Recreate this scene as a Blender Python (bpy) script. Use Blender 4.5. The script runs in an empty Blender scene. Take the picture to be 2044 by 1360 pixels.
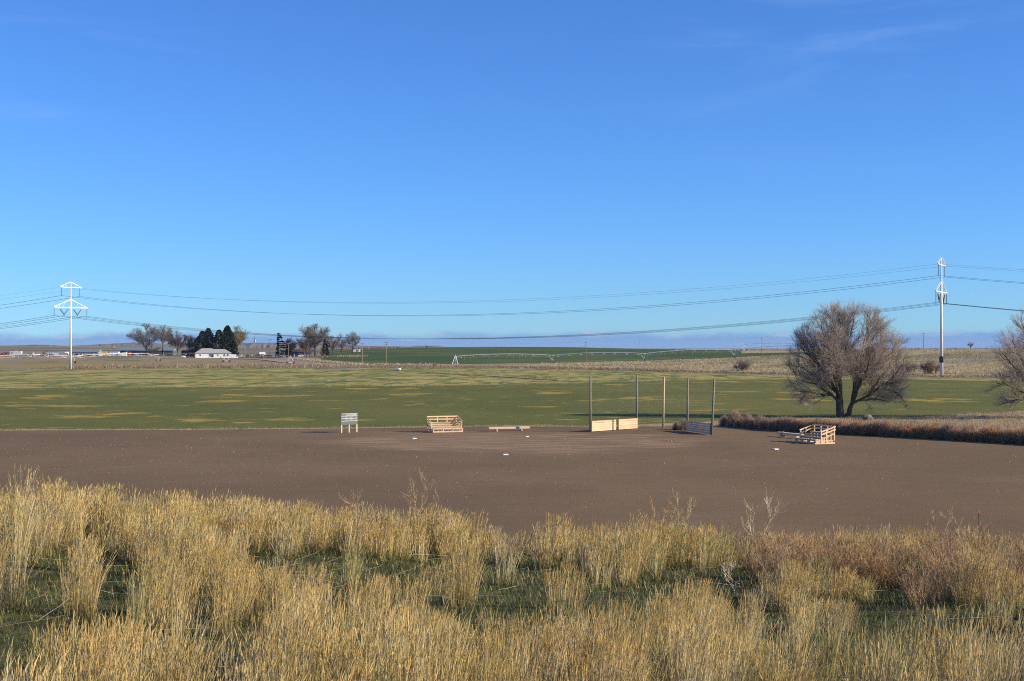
import bpy, math, random
import numpy as np
from mathutils import Vector, Matrix

# ------------------------------------------------------------------ camera, sky, sun, exposure
sc = bpy.context.scene
C = sc.collection
H = 9.2                 # eye height above the dirt field (m)
F = 2839.0              # focal length in photograph pixels (50 mm on 36 mm)
HY = 695.0              # photograph row of the horizon
cam = bpy.data.cameras.new('camera')
cam_o = bpy.data.objects.new('camera', cam); C.objects.link(cam_o)
cam.lens = 50.0; cam.sensor_width = 36.0; cam.clip_start = 0.1; cam.clip_end = 60000
cam_o.location = (0, 0, H)
cam_o.rotation_euler = (math.radians(90) + math.atan(15 / F), 0, 0)
sc.camera = cam_o

SUN_EL, SUN_AZ = math.radians(23.0), math.radians(102.0)      # azimuth clockwise from +Y
world = bpy.data.worlds.new('World'); sc.world = world; world.use_nodes = True
sun = bpy.data.lights.new('sun', 'SUN'); sun.energy = 4.6; sun.angle = math.radians(0.5); sun.color = (1.0, 0.83, 0.58)
sun_o = bpy.data.objects.new('sun', sun); C.objects.link(sun_o)
sdir = Vector((math.sin(SUN_AZ) * math.cos(SUN_EL), math.cos(SUN_AZ) * math.cos(SUN_EL), math.sin(SUN_EL)))
sun_o.rotation_euler = sdir.to_track_quat('Z', 'Y').to_euler(); sun_o.location = (60, -20, 60)
sc.view_settings.view_transform = 'Standard'; sc.view_settings.look = 'None'
sc.view_settings.exposure = 0.8; sc.view_settings.gamma = 1.0; sc.view_settings.use_curve_mapping = False
sc.render.engine = 'CYCLES'
sc.cycles.use_denoising = False
sc.cycles.max_bounces = 5; sc.cycles.diffuse_bounces = 3; sc.cycles.transparent_max_bounces = 6
sc.cycles.volume_bounces = 0; sc.cycles.filter_width = 1.05
sc.render.film_transparent = False


def build_world():
    nt = world.node_tree; nt.nodes.clear(); N = nt.nodes.new; L = nt.links.new
    out = N('ShaderNodeOutputWorld'); bg = N('ShaderNodeBackground'); bg.inputs['Strength'].default_value = 0.06
    sky = N('ShaderNodeTexSky'); sky.sky_type = 'NISHITA'; sky.sun_disc = False
    sky.sun_elevation = SUN_EL; sky.sun_rotation = SUN_AZ; sky.altitude = 1200; sky.air_density = 1.0
    sky.dust_density = 0.25; sky.ozone_density = 3.0
    tc = N('ShaderNodeTexCoord'); sep = N('ShaderNodeSeparateXYZ'); L(tc.outputs['Generated'], sep.inputs[0])

    def math_(op, a, b=None, c=None, clamp=False):
        m = N('ShaderNodeMath'); m.operation = op; m.use_clamp = clamp
        for i, v in enumerate((a, b, c)):
            if v is None: continue
            if isinstance(v, (int, float)): m.inputs[i].default_value = v
            else: L(v, m.inputs[i])
        return m.outputs[0]

    def noise(scale, detail, rough, stretch, off=0.0, dist=0.0):
        mp = N('ShaderNodeMapping'); mp.inputs['Scale'].default_value = stretch; mp.inputs['Location'].default_value = (off, off * .7, off * .3)
        L(tc.outputs['Generated'], mp.inputs[0])
        n = N('ShaderNodeTexNoise'); n.inputs['Scale'].default_value = scale; n.inputs['Detail'].default_value = detail
        n.inputs['Roughness'].default_value = rough; n.inputs['Distortion'].default_value = dist
        L(mp.outputs[0], n.inputs[0]); return n.outputs['Fac']

    def ramp(v, a, b):
        m = N('ShaderNodeMapRange'); m.interpolation_type = 'SMOOTHSTEP'
        m.inputs['From Min'].default_value = a; m.inputs['From Max'].default_value = b
        L(v, m.inputs['Value']); return m.outputs['Result']

    def mix(fac, a, b):
        m = N('ShaderNodeMix'); m.data_type = 'RGBA'
        L(fac, m.inputs['Factor'])
        for s, v in ((m.inputs['A'], a), (m.inputs['B'], b)):
            if isinstance(v, tuple): s.default_value = (*v, 1)
            else: L(v, s)
        return m.outputs['Result']
    z = sep.outputs['Z']
    # the photograph's sky is a deeper blue than the model gives: a mild colour balance of the whole sky
    bal = N('ShaderNodeMix'); bal.data_type = 'RGBA'; bal.blend_type = 'MULTIPLY'; bal.inputs['Factor'].default_value = 1.0
    L(sky.outputs[0], bal.inputs['A']); bal.inputs['B'].default_value = (0.56, 1.00, 1.68, 1)
    col = bal.outputs['Result']
    # thin cirrus high up
    cir = noise(2.2, 6, 0.55, (1.2, 1.2, 7.0), 3.1, 0.6)
    cm = math_('MULTIPLY', ramp(cir, 0.5, 0.78), ramp(z, 0.10, 0.22)); cm = math_('MULTIPLY', cm, 0.4)
    col = mix(cm, col, (4.0, 6.0, 10.0))
    # low far cloud bank along the whole horizon, bluish with pale tops
    nb = noise(30.0, 5, 0.6, (1.0, 1.0, 3.0), 1.7)
    nb2 = noise(9.0, 4, 0.5, (1.0, 1.0, 2.0), 7.7)
    top = math_('MULTIPLY_ADD', nb, 0.010, 0.0022); top = math_('MULTIPLY_ADD', nb2, 0.006, top)
    d = math_('SUBTRACT', top, z)
    body = math_('MULTIPLY', ramp(d, -0.0025, 0.0045), 0.8)
    col = mix(body, col, (1.75, 3.15, 6.6))
    pn = noise(70.0, 4, 0.55, (1.0, 1.0, 2.2), 12.3)
    rim = math_('MULTIPLY', ramp(d, -0.0015, 0.0005), math_('SUBTRACT', 1.0, ramp(d, 0.001, 0.0045)))
    rim = math_('MULTIPLY', rim, ramp(pn, 0.52, 0.68)); rim = math_('MULTIPLY', rim, 0.55)
    col = mix(rim, col, (4.6, 5.0, 6.6))
    L(col, bg.inputs['Color']); L(bg.outputs[0], out.inputs['Surface'])


build_world()
rng = np.random.default_rng(7)
random.seed(7)


# ------------------------------------------------------------------ helpers
def new_mesh(name, V, Q, col=None, smooth=False):
    me = bpy.data.meshes.new(name)
    V = np.asarray(V, dtype=np.float32); Q = np.asarray(Q, dtype=np.int32); k = Q.shape[1]
    me.vertices.add(len(V)); me.vertices.foreach_set('co', V.ravel())
    me.loops.add(Q.size); me.loops.foreach_set('vertex_index', Q.ravel())
    me.polygons.add(len(Q)); me.polygons.foreach_set('loop_start', np.arange(0, Q.size, k, dtype=np.int32))
    me.polygons.foreach_set('loop_total', np.full(len(Q), k, dtype=np.int32))
    if smooth: me.polygons.foreach_set('use_smooth', np.ones(len(Q), dtype=bool))
    me.update(calc_edges=True)
    if col is not None:
        a = me.color_attributes.new('tint', 'FLOAT_COLOR', 'POINT')
        c4 = np.ones((len(V), 4), dtype=np.float32); c4[:, :3] = col
        a.data.foreach_set('color', c4.ravel())
    return me


def link(name, me, m=None, parent=None):
    o = bpy.data.objects.new(name, me); C.objects.link(o)
    if m is not None: me.materials.append(m)
    if parent is not None: o.parent = parent
    return o


def tag(o, label=None, cat=None, group=None, kind=None):
    if label: o['label'] = label
    if cat: o['category'] = cat
    if group: o['group'] = group
    if kind: o['kind'] = kind
    return o


def thing(name, label, cat, loc=(0, 0, 0), rz=0.0, group=None):
    o = bpy.data.objects.new(name, None); C.objects.link(o); o.empty_display_size = 0.3
    o.location = loc; o.rotation_euler = (0, 0, rz)
    return tag(o, label, cat, group)


class MB:
    def __init__(s): s.v = []; s.f = []
    def add(s, vs, fs):
        b = len(s.v); s.v += [tuple(map(float, p)) for p in vs]; s.f += [tuple(i + b for i in f) for f in fs]; return s
    def box(s, x0, x1, y0, y1, z0, z1):
        return s.add([(x0, y0, z0), (x1, y0, z0), (x1, y1, z0), (x0, y1, z0), (x0, y0, z1), (x1, y0, z1), (x1, y1, z1), (x0, y1, z1)],
                     [(3, 2, 1, 0), (4, 5, 6, 7), (0, 1, 5, 4), (1, 2, 6, 5), (2, 3, 7, 6), (3, 0, 4, 7)])
    def beam(s, p0, p1, w, h, up=(0, 0, 1)):
        p0 = Vector(p0); p1 = Vector(p1); t = (p1 - p0).normalized(); u = t.cross(Vector(up))
        if u.length < 1e-4: u = t.cross(Vector((1, 0, 0)))
        u.normalize(); v = u.cross(t); u *= w / 2; v *= h / 2
        return s.add([p0 - u - v, p0 + u - v, p0 + u + v, p0 - u + v, p1 - u - v, p1 + u - v, p1 + u + v, p1 - u + v],
                     [(0, 1, 2, 3), (7, 6, 5, 4), (0, 4, 5, 1), (1, 5, 6, 2), (2, 6, 7, 3), (3, 7, 4, 0)])
    def cyl(s, p0, p1, r0, r1=None, n=8, cap=True):
        r1 = r0 if r1 is None else r1
        p0 = Vector(p0); p1 = Vector(p1); t = (p1 - p0).normalized()
        u = t.cross(Vector((0, 0, 1)) if abs(t.z) < .9 else Vector((1, 0, 0))).normalized(); v = t.cross(u)
        vs = []
        for p, r in ((p0, r0), (p1, r1)):
            vs += [p + (u * math.cos(a) + v * math.sin(a)) * r for a in [2 * math.pi * i / n for i in range(n)]]
        fs = [(i, (i + 1) % n, n + (i + 1) % n, n + i) for i in range(n)]
        if cap: fs += [tuple(range(n - 1, -1, -1)), tuple(range(n, 2 * n))]
        return s.add(vs, fs)
    def prism(s, poly, y0, y1):            # poly in local x,z, counted anticlockwise seen from -y; extruded along y
        n = len(poly)
        return s.add([(x, y0, z) for x, z in poly] + [(x, y1, z) for x, z in poly],
                     [tuple(range(n)), tuple(range(2 * n - 1, n - 1, -1))] + [((i + 1) % n, i, n + i, n + (i + 1) % n) for i in range(n)])
    def prismx(s, poly, x0, x1):           # poly in local y,z extruded along x
        n = len(poly)
        return s.add([(x0, y, z) for y, z in poly] + [(x1, y, z) for y, z in poly],
                     [tuple(range(n - 1, -1, -1)), tuple(range(n, 2 * n))] + [(i, (i + 1) % n, n + (i + 1) % n, n + i) for i in range(n)])
    def build(s, name, m, parent=None, smooth=False):
        me = bpy.data.meshes.new(name); me.from_pydata(s.v, [], s.f); me.update()
        if smooth: me.polygons.foreach_set('use_smooth', np.ones(len(me.polygons), dtype=bool))
        return link(name, me, m, parent)


def norm(a): return a / np.maximum(np.linalg.norm(a, axis=-1, keepdims=True), 1e-9)


def tubes(P, R, sides=3):
    """P (N,K,3) polylines, R (N,K) radii -> verts, quads"""
    N, K, _ = P.shape
    T = norm(np.gradient(P, axis=1)); tm = norm(P[:, -1] - P[:, 0])
    ref = np.where(np.abs(tm[:, 2:3]) < .8, np.array([[0, 0, 1.]]), np.array([[1., 0, 0]]))
    U = np.cross(T, ref[:, None, :]); U = norm(U); W = np.cross(T, U)
    a = np.arange(sides) * 2 * math.pi / sides
    V = P[:, :, None, :] + R[:, :, None, None] * (U[:, :, None, :] * np.cos(a)[None, None, :, None] + W[:, :, None, :] * np.sin(a)[None, None, :, None])
    base = (np.arange(N) * K * sides)[:, None, None]; k = np.arange(K - 1)[None, :, None] * sides; s = np.arange(sides)[None, None, :]
    s2 = (s + 1) % sides
    Q = np.stack([base + k + s, base + k + s2, base + k + sides + s2, base + k + sides + s], -1).reshape(-1, 4)
    return V.reshape(-1, 3), Q


def ribbons(P, R, U):
    """flat blades: P (N,K,3), R (N,K) half widths, U (N,3) width direction"""
    N, K, _ = P.shape
    off = R[:, :, None] * U[:, None, :]
    V = np.stack([P - off, P + off], 2)
    base = (np.arange(N) * K * 2)[:, None]; k = np.arange(K - 1)[None, :] * 2
    Q = np.stack([base + k, base + k + 1, base + k + 3, base + k + 2], -1).reshape(-1, 4)
    return V.reshape(-1, 3), Q


class Soup:
    def __init__(s): s.V = []; s.Q = []; s.Cc = []; s.n = 0
    def add(s, VQ, col=None):
        V, Q = VQ; s.V.append(V); s.Q.append(Q + s.n); s.n += len(V)
        if col is not None:
            col = np.asarray(col, dtype=np.float32)
            if col.ndim == 1: col = np.tile(col, (len(V), 1))
            elif len(col) != len(V): col = np.repeat(col, len(V) // len(col), axis=0)
            s.Cc.append(col)
    def build(s, name, m, parent=None, smooth=False):
        me = new_mesh(name, np.concatenate(s.V), np.concatenate(s.Q), np.concatenate(s.Cc) if s.Cc else None, smooth)
        return link(name, me, m, parent)


def rdir(n):
    v = rng.normal(size=(n, 3)); return norm(v)


def grow(par, n, t0, t1, ang, length, trop, K, env=None, jit=0.04, flat=None):
    """children of polylines par (N,K0,3)"""
    N, K0, _ = par.shape
    seglen = np.linalg.norm(par[:, -1] - par[:, 0], axis=1) + .05
    idx = rng.choice(N, size=n, p=seglen / seglen.sum())
    t = rng.uniform(t0, t1, n) * (K0 - 1); i = np.minimum(t.astype(int), K0 - 2); f = (t - i)[:, None]
    a = par[idx, i]; b = par[idx, i + 1]; base = a * (1 - f) + b * f; T = norm(b - a)
    p = rdir(n); p = norm(p - (p * T).sum(1, keepdims=True) * T)
    A = rng.uniform(ang[0], ang[1], n)[:, None]
    D = T * np.cos(A) + p * np.sin(A)
    Ln = rng.uniform(length[0], length[1], n) * (1.15 - .35 * t / (K0 - 1))
    if env is not None:
        c, r = np.array(env[0]), np.array(env[1])
        e = (base + D * Ln[:, None] - c) / r; val = (e ** 2).sum(1)
        Ln = Ln * np.clip(1.0 / np.maximum(val, 1e-3) ** 1.0, .22, 1.0)
    s = np.linspace(0, 1, K)[None, :, None]
    P = base[:, None, :] + D[:, None, :] * (Ln[:, None, None] * s) + np.array([0, 0, 1.]) * (trop * Ln[:, None, None] * s ** 2)
    P[:, 1:] += rng.normal(size=(n, K - 1, 3)) * (jit * Ln[:, None, None])
    return P


def taper(P, r0, r1):
    k = np.linspace(0, 1, P.shape[1])[None, :]
    return (r0 * (1 - k) + r1 * k) * np.ones((P.shape[0], 1)) * rng.uniform(.75, 1.2, (P.shape[0], 1))


# ------------------------------------------------------------------ materials
def nodes_of(name):
    m = bpy.data.materials.new(name); m.use_nodes = True; nt = m.node_tree
    b = nt.nodes['Principled BSDF']; return m, nt, b


def set_spec(b, v):
    b.inputs['Specular IOR Level'].default_value = v


def mnoise(nt, scale, detail=4, rough=.55, stretch=(1, 1, 1), coord='Object', off=0.0, dist=0.0):
    tc = nt.nodes.new('ShaderNodeTexCoord'); mp = nt.nodes.new('ShaderNodeMapping'); n = nt.nodes.new('ShaderNodeTexNoise')
    mp.inputs['Scale'].default_value = stretch; mp.inputs['Location'].default_value = (off, off * .6, 0)
    n.inputs['Scale'].default_value = scale; n.inputs['Detail'].default_value = detail; n.inputs['Roughness'].default_value = rough
    n.inputs['Distortion'].default_value = dist
    nt.links.new(tc.outputs[coord], mp.inputs[0]); nt.links.new(mp.outputs[0], n.inputs[0]); return n.outputs['Fac']


def mrange(nt, v, a, b, lo=0.0, hi=1.0):
    m = nt.nodes.new('ShaderNodeMapRange'); m.interpolation_type = 'SMOOTHSTEP'
    m.inputs['From Min'].default_value = a; m.inputs['From Max'].default_value = b
    m.inputs['To Min'].default_value = lo; m.inputs['To Max'].default_value = hi
    nt.links.new(v, m.inputs['Value']); return m.outputs['Result']


def mmix(nt, fac, a, b, mode='MIX'):
    m = nt.nodes.new('ShaderNodeMix'); m.data_type = 'RGBA'; m.blend_type = mode
    if isinstance(fac, (int, float)): m.inputs['Factor'].default_value = fac
    else: nt.links.new(fac, m.inputs['Factor'])
    for s, v in ((m.inputs['A'], a), (m.inputs['B'], b)):
        if isinstance(v, tuple): s.default_value = (*v, 1)
        else: nt.links.new(v, s)
    return m.outputs['Result']


def mmath(nt, op, a, b):
    m = nt.nodes.new('ShaderNodeMath'); m.operation = op
    for i, v in enumerate((a, b)):
        if isinstance(v, (int, float)): m.inputs[i].default_value = v
        else: nt.links.new(v, m.inputs[i])
    return m.outputs[0]


def bump(nt, b, h, strength, dist):
    n = nt.nodes.new('ShaderNodeBump'); n.inputs['Strength'].default_value = strength; n.inputs['Distance'].default_value = dist
    nt.links.new(h, n.inputs['Height']); nt.links.new(n.outputs[0], b.inputs['Normal'])


def ground_mat(name, base, layers, rough=.95, bumps=None):
    """layers: (colour, scale, detail, stretch, lo, hi, strength, offset)"""
    m, nt, b = nodes_of(name); col = base
    for (c, scale, det, st, lo, hi, k, off) in layers:
        f = mrange(nt, mnoise(nt, scale, det, .6, st, off=off), lo, hi, 0, k); col = mmix(nt, f, col, c)
    nt.links.new(col, b.inputs['Base Color']); b.inputs['Roughness'].default_value = rough; set_spec(b, .15)
    if bumps: bump(nt, b, mnoise(nt, bumps[0], 4, .7), bumps[1], bumps[2])
    return m


def plain(name, c, rough=.6, metal=0.0, var=.18, scale=3.0, spec=.4, c2=None, stretch=(1, 1, 1), coord='Object'):
    m, nt, b = nodes_of(name)
    c2 = c2 or tuple(x * (1 - var * 1.6) for x in c)
    f = mrange(nt, mnoise(nt, scale, 5, .6, stretch, coord=coord), .35, .7); nt.links.new(mmix(nt, f, c, c2), b.inputs['Base Color'])
    r = mrange(nt, mnoise(nt, scale * 2.3, 3, off=4.0), .3, .7, max(rough - .12, .03), min(rough + .12, 1)); nt.links.new(r, b.inputs['Roughness'])
    b.inputs['Metallic'].default_value = metal; set_spec(b, spec); return m


def tint_mat(name, rough=.7, trans=0.0, spec=.2):
    m, nt, b = nodes_of(name); a = nt.nodes.new('ShaderNodeVertexColor'); a.layer_name = 'tint'
    n = mrange(nt, mnoise(nt, 2.0, 3), .3, .7, .82, 1.15)
    g = nt.nodes.new('ShaderNodeCombineColor')
    for i in range(3): nt.links.new(n, g.inputs[i])
    c = mmix(nt, 1.0, a.outputs['Color'], g.outputs[0], 'MULTIPLY'); nt.links.new(c, b.inputs['Base Color'])
    b.inputs['Roughness'].default_value = rough; set_spec(b, spec)
    if trans > 0:
        t = nt.nodes.new('ShaderNodeBsdfTranslucent'); nt.links.new(c, t.inputs[0]); mx = nt.nodes.new('ShaderNodeMixShader')
        mx.inputs[0].default_value = trans; nt.links.new(b.outputs[0], mx.inputs[1]); nt.links.new(t.outputs[0], mx.inputs[2])
        nt.links.new(mx.outputs[0], nt.nodes['Material Output'].inputs['Surface'])
    return m


def wood_mat(name, c, c2, stretch, scale=6.0, rough=.75):
    m, nt, b = nodes_of(name)
    n1 = mnoise(nt, scale, 5, .65, stretch); n2 = mnoise(nt, 1.1, 3, .5, off=3.0)
    col = mmix(nt, mrange(nt, n1, .35, .7), c, c2); col = mmix(nt, mrange(nt, n2, .5, .75, 0, .5), col, tuple(x * .62 for x in c))
    oi = nt.nodes.new('ShaderNodeObjectInfo')
    v = mrange(nt, oi.outputs['Random'], 0, 1, .86, 1.1); g = nt.nodes.new('ShaderNodeCombineColor')
    for i in range(3): nt.links.new(v, g.inputs[i])
    col = mmix(nt, 1.0, col, g.outputs[0], 'MULTIPLY')
    nt.links.new(col, b.inputs['Base Color']); b.inputs['Roughness'].default_value = rough; set_spec(b, .25)
    bump(nt, b, n1, .35, .01); return m


M = {}
M['blade'] = tint_mat('dry_grass_blades', .7, .22)
M['twig'] = tint_mat('bare_twigs', .85)
M['leaf'] = tint_mat('needle_foliage', .75, .12)
M['stone'] = tint_mat('field_stones', .9)
M['bark'] = plain('bark', (.13, .105, .085), .95, c2=(.055, .045, .038), scale=5, stretch=(1, 1, .25), spec=.1)
M['lumber'] = wood_mat('new_lumber', (.70, .49, .34), (.60, .38, .24), (1, 8, 8))
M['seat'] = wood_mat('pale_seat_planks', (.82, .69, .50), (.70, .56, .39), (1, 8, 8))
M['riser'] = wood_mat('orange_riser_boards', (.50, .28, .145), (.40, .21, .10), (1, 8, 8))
M['lumber_side'] = wood_mat('new_lumber_rails', (.74, .54, .36), (.62, .42, .26), (4, 4, 4))
M['pole'] = wood_mat('weathered_pole', (.30, .27, .24), (.14, .12, .105), (6, 6, .5))
M['polepale'] = wood_mat('pale_pole', (.52, .42, .32), (.33, .26, .2), (6, 6, .5))
M['utility'] = wood_mat('utility_pole_wood', (.30, .24, .18), (.19, .15, .11), (5, 5, .5))
M['steel'] = plain('white_galvanised_steel', (.74, .75, .75), .45, 0, .07, 1.2, .5, stretch=(1, 1, .2))
M['galv'] = plain('galvanised_pipe', (.58, .60, .62), .45, .25, .12, 1.0)
M['wire'] = plain('conductor_wire', (.07, .075, .08), .6, .2, .1, .5)
M['wirelight'] = plain('bright_wire', (.6, .6, .6), .5, .2, .1, .5)
M['insul'] = plain('insulator', (.07, .065, .06), .5)
M['board'] = plain('scoreboard_panel', (.095, .115, .15), .6, 0, .1, 2.5)
M['whitepaint'] = plain('white_paint', (.78, .78, .76), .6, 0, .08, 3)
M['vinyl'] = plain('white_siding', (.80, .82, .82), .6, 0, .05, .8, stretch=(.3, .3, 6))
M['shingle'] = plain('grey_shingles', (.36, .37, .39), .9, 0, .2, 2.5)
M['glass'] = plain('window_glass', (.03, .035, .045), .12, 0, .1, 1, .6)
M['rubber'] = plain('tyre_rubber', (.02, .02, .02), .9, 0, .2, 4)
M['metalroof'] = plain('blue_grey_metal', (.20, .26, .31), .5, .1, .12, 1.5, stretch=(5, .4, 1))
M['greywall'] = plain('grey_metal_wall', (.36, .40, .42), .6, .1, .12, 1.2, stretch=(6, 6, .3))
M['darkwall'] = plain('dark_blue_wall', (.08, .10, .13), .7, 0, .2, 1)
M['rust'] = plain('rusty_iron', (.30, .12, .06), .9, 0, .3, 3)
M['redpaint'] = plain('faded_red_paint', (.32, .07, .05), .7, 0, .2, 2)
M['brickred'] = plain('red_brown_wall', (.24, .09, .06), .85, 0, .25, 4)
M['brown'] = plain('brown_roof', (.10, .07, .06), .85, 0, .2, 3)
M['bluehouse'] = plain('deep_blue_siding', (.03, .07, .20), .7, 0, .2, 2)
M['teal'] = plain('teal_paint', (.18, .50, .47), .6, 0, .12, 2)
M['orange'] = plain('orange_paint', (.70, .24, .08), .5, 0, .15, 2)
M['yellow'] = plain('yellow_paint', (.72, .58, .12), .5, 0, .15, 2)
M['white_car'] = plain('white_car_paint', (.78, .79, .80), .3, 0, .05, 2, .6)
M['dark_car'] = plain('dark_car_paint', (.04, .045, .06), .3, 0, .1, 2, .6)
M['red_car'] = plain('red_car_paint', (.30, .03, .04), .3, 0, .1, 2, .6)
M['grey_car'] = plain('grey_car_paint', (.30, .31, .33), .3, 0, .1, 2, .6)
M['straw'] = plain('straw_bale', (.55, .40, .18), .95, 0, .25, 8)
M['rock'] = plain('grey_rock', (.22, .20, .18), .95, 0, .3, 3)
M['base'] = plain('white_base_rubber', (.85, .86, .82), .7, 0, .06, 3)


# dirt: brown tilled soil, paler worn infield
def dirt_material():
    m, nt, b = nodes_of('brown_soil')
    c = mmix(nt, mrange(nt, mnoise(nt, .06, 5, .6, (1, .7, 1)), .35, .68), (.180, .128, .076), (.148, .104, .060))
    c = mmix(nt, mrange(nt, mnoise(nt, .35, 5, .65, (.5, 2.2, 1), off=5.), .45, .75, 0, .55), c, (.130, .092, .054))
    c = mmix(nt, mrange(nt, mnoise(nt, .018, 4, .55, off=14.), .42, .66, 0, .6), c, (.128, .090, .055))
    # worn paths between the bases
    tc = nt.nodes.new('ShaderNodeTexCoord'); sp = nt.nodes.new('ShaderNodeSeparateXYZ'); nt.links.new(tc.outputs['Object'], sp.inputs[0])
    dx = mmath(nt, 'DIVIDE', mmath(nt, 'SUBTRACT', sp.outputs[0], 1.0), 21.0); dy = mmath(nt, 'DIVIDE', mmath(nt, 'SUBTRACT', sp.outputs[1], 141.0), 18.0)
    r = mmath(nt, 'SQRT', mmath(nt, 'ADD', mmath(nt, 'MULTIPLY', dx, dx), mmath(nt, 'MULTIPLY', dy, dy)), 0)
    wob = mmath(nt, 'ADD', r, mmath(nt, 'MULTIPLY', mmath(nt, 'SUBTRACT', mnoise(nt, .12, 4, off=9.), .5), 1.1))
    infield = mrange(nt, wob, 1.1, .6, 0, 1.0)
    streak = mrange(nt, mnoise(nt, .5, 4, .6, (.35, 1.6, 1), off=2.0), .4, .66, .2, 1)
    c = mmix(nt, mmath(nt, 'MULTIPLY', infield, streak), c, (.30, .21, .132))
    # grain: fine crumbs and pale grit
    c = mmix(nt, mrange(nt, mnoise(nt, 4.0, 4, .7, off=1.0), .5, .72, 0, .4), c, (.115, .082, .048))
    c = mmix(nt, mrange(nt, mnoise(nt, 7.0, 2, .5, off=8.0), .7, .78, 0, .5), c, (.32, .26, .17))
    nt.links.new(c, b.inputs['Base Color']); b.inputs['Roughness'].default_value = 1.0; set_spec(b, .1)
    bump(nt, b, mnoise(nt, 2.5, 6, .75), .5, .06); return m


M['dirt'] = dirt_material()
G1, G2 = (.088, .122, .030), (.062, .092, .026)
M['green'] = ground_mat('green_crop', (.118, .126, .026), [((.090, .106, .021), .05, 5, (1, .6, 1), .35, .7, 1, 0.),
    ((.066, .086, .019), .8, 4, (1, .5, 1), .45, .75, .7, 3.), ((.145, .14, .032), .02, 5, (1, .6, 1), .45, .65, .7, 31.), ((.38, .26, .045), .09, 8, (.7, .5, 1), .575, .64, .75, 21.),
    ((.38, .28, .085), .24, 6, (.5, .7, 1), .61, .69, .75, 7.), ((.30, .29, .16), 1.8, 3, (1, .6, 1), .62, .72, .5, 2.)], bumps=(3., .6, .12))
M['striped'] = ground_mat('stubble_and_winter_wheat', (.33, .275, .085), [((.11, .145, .034), .030, 6, (1, .7, 1), .42, .62, .7, 1.),
    ((.07, .120, .026), .25, 6, (.8, .16, 1), .50, .57, .8, 4.), ((.40, .31, .12), .03, 6, (.9, .5, 1), .55, .64, .7, 9.),
    ((.42, .36, .14), .45, 5, (.7, .14, 1), .54, .64, .7, 13.), ((.06, .105, .024), .10, 6, (.6, .5, 1), .56, .62, .75, 17.)], bumps=(1.2, .5, .2))
M['verge'] = ground_mat('dry_verge', (.36, .28, .17), [((.15, .15, .07), .25, 5, (1, 1, 1), .45, .7, .7, 2.), ((.22, .17, .12), 1.0, 4, (1, 1, 1), .5, .7, .7, 5.)], bumps=(2., .7, .2))
M['ditch'] = ground_mat('weedy_ditch_bank', (.27, .21, .15), [((.14, .105, .08), .12, 5, (.5, 1, 1), .42, .65, .9, 2.), ((.42, .34, .22), .3, 4, (.5, 1, 1), .52, .7, .7, 6.)], bumps=(.8, .8, .5))
M['brownfield'] = ground_mat('brown_green_field', (.255, .205, .082), [((.13, .145, .06), .012, 4, (1, .5, 1), .45, .62, .8, 2.), ((.29, .225, .095), .05, 4, (.4, 1, 1), .5, .7, .6, 4.)], bumps=(.8, .4, .2))
M['yard'] = ground_mat('farmyard_ground', (.24, .20, .14), [((.13, .13, .07), .03, 5, (1, 1, 1), .45, .62, .8, 2.), ((.33, .28, .2), .06, 4, (.4, 1, 1), .5, .7, .6, 4.)], bumps=(.5, .5, .3))
M['greenhill'] = ground_mat('dark_green_hill', (.040, .082, .020), [((.088, .112, .030), .012, 5, (.5, 1, 1), .42, .62, .9, 2.), ((.19, .17, .08), .02, 5, (.25, 1.4, 1), .56, .66, .6, 4.), ((.026, .060, .016), .05, 5, (.4, .8, 1), .5, .7, .7, 8.)], bumps=(.5, .4, .3))
M['tawny'] = ground_mat('tawny_pasture', (.37, .295, .15), [((.14, .135, .06), .035, 5, (.6, .5, 1), .44, .62, .85, 2.), ((.40, .34, .21), .35, 4, (1, 1, 1), .5, .68, .7, 5.), ((.12, .105, .06), .9, 3, (1, 1, 1), .58, .72, .7, 7.)], bumps=(1., .8, .4))
M['farland'] = ground_mat('sagebrush_land', (.22, .19, .13), [((.10, .095, .07), .006, 5, (.6, 1, 1), .42, .6, .9, 2.), ((.33, .28, .19), .012, 4, (.4, 1, 1), .54, .66, .7, 5.)])
M['hills'] = ground_mat('far_hill_scrub', (.19, .17, .14), [((.11, .105, .095), .0012, 5, (1, 1, 1), .4, .6, .8, 2.)])
M['road'] = ground_mat('grey_gravel', (.30, .26, .22), [((.22, .19, .16), .08, 4, (1, 1, 1), .4, .65, .8, 2.)], bumps=(2., .4, .05))
M['bank'] = ground_mat('bank_soil_and_moss', (.058, .068, .024), [((.12, .10, .05), .9, 5, (1, 1, 1), .45, .65, .85, 2.), ((.24, .19, .10), 2.2, 4, (1, 1, 1), .55, .72, .7, 5.)], bumps=(6., .8, .08))

# ------------------------------------------------------------------ terrain
PXC = np.array([-600, 0, 150, 300, 450, 600, 700, 800, 900, 1000, 1150, 1300, 1450, 1600, 1750, 1900, 2044, 2600], float)


def flatY(y): return H * F / (np.asarray(y, float) - HY)


def curve(pts):
    a = np.array(pts, float); return lambda px: np.interp(px, a[:, 0], a[:, 1])


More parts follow.
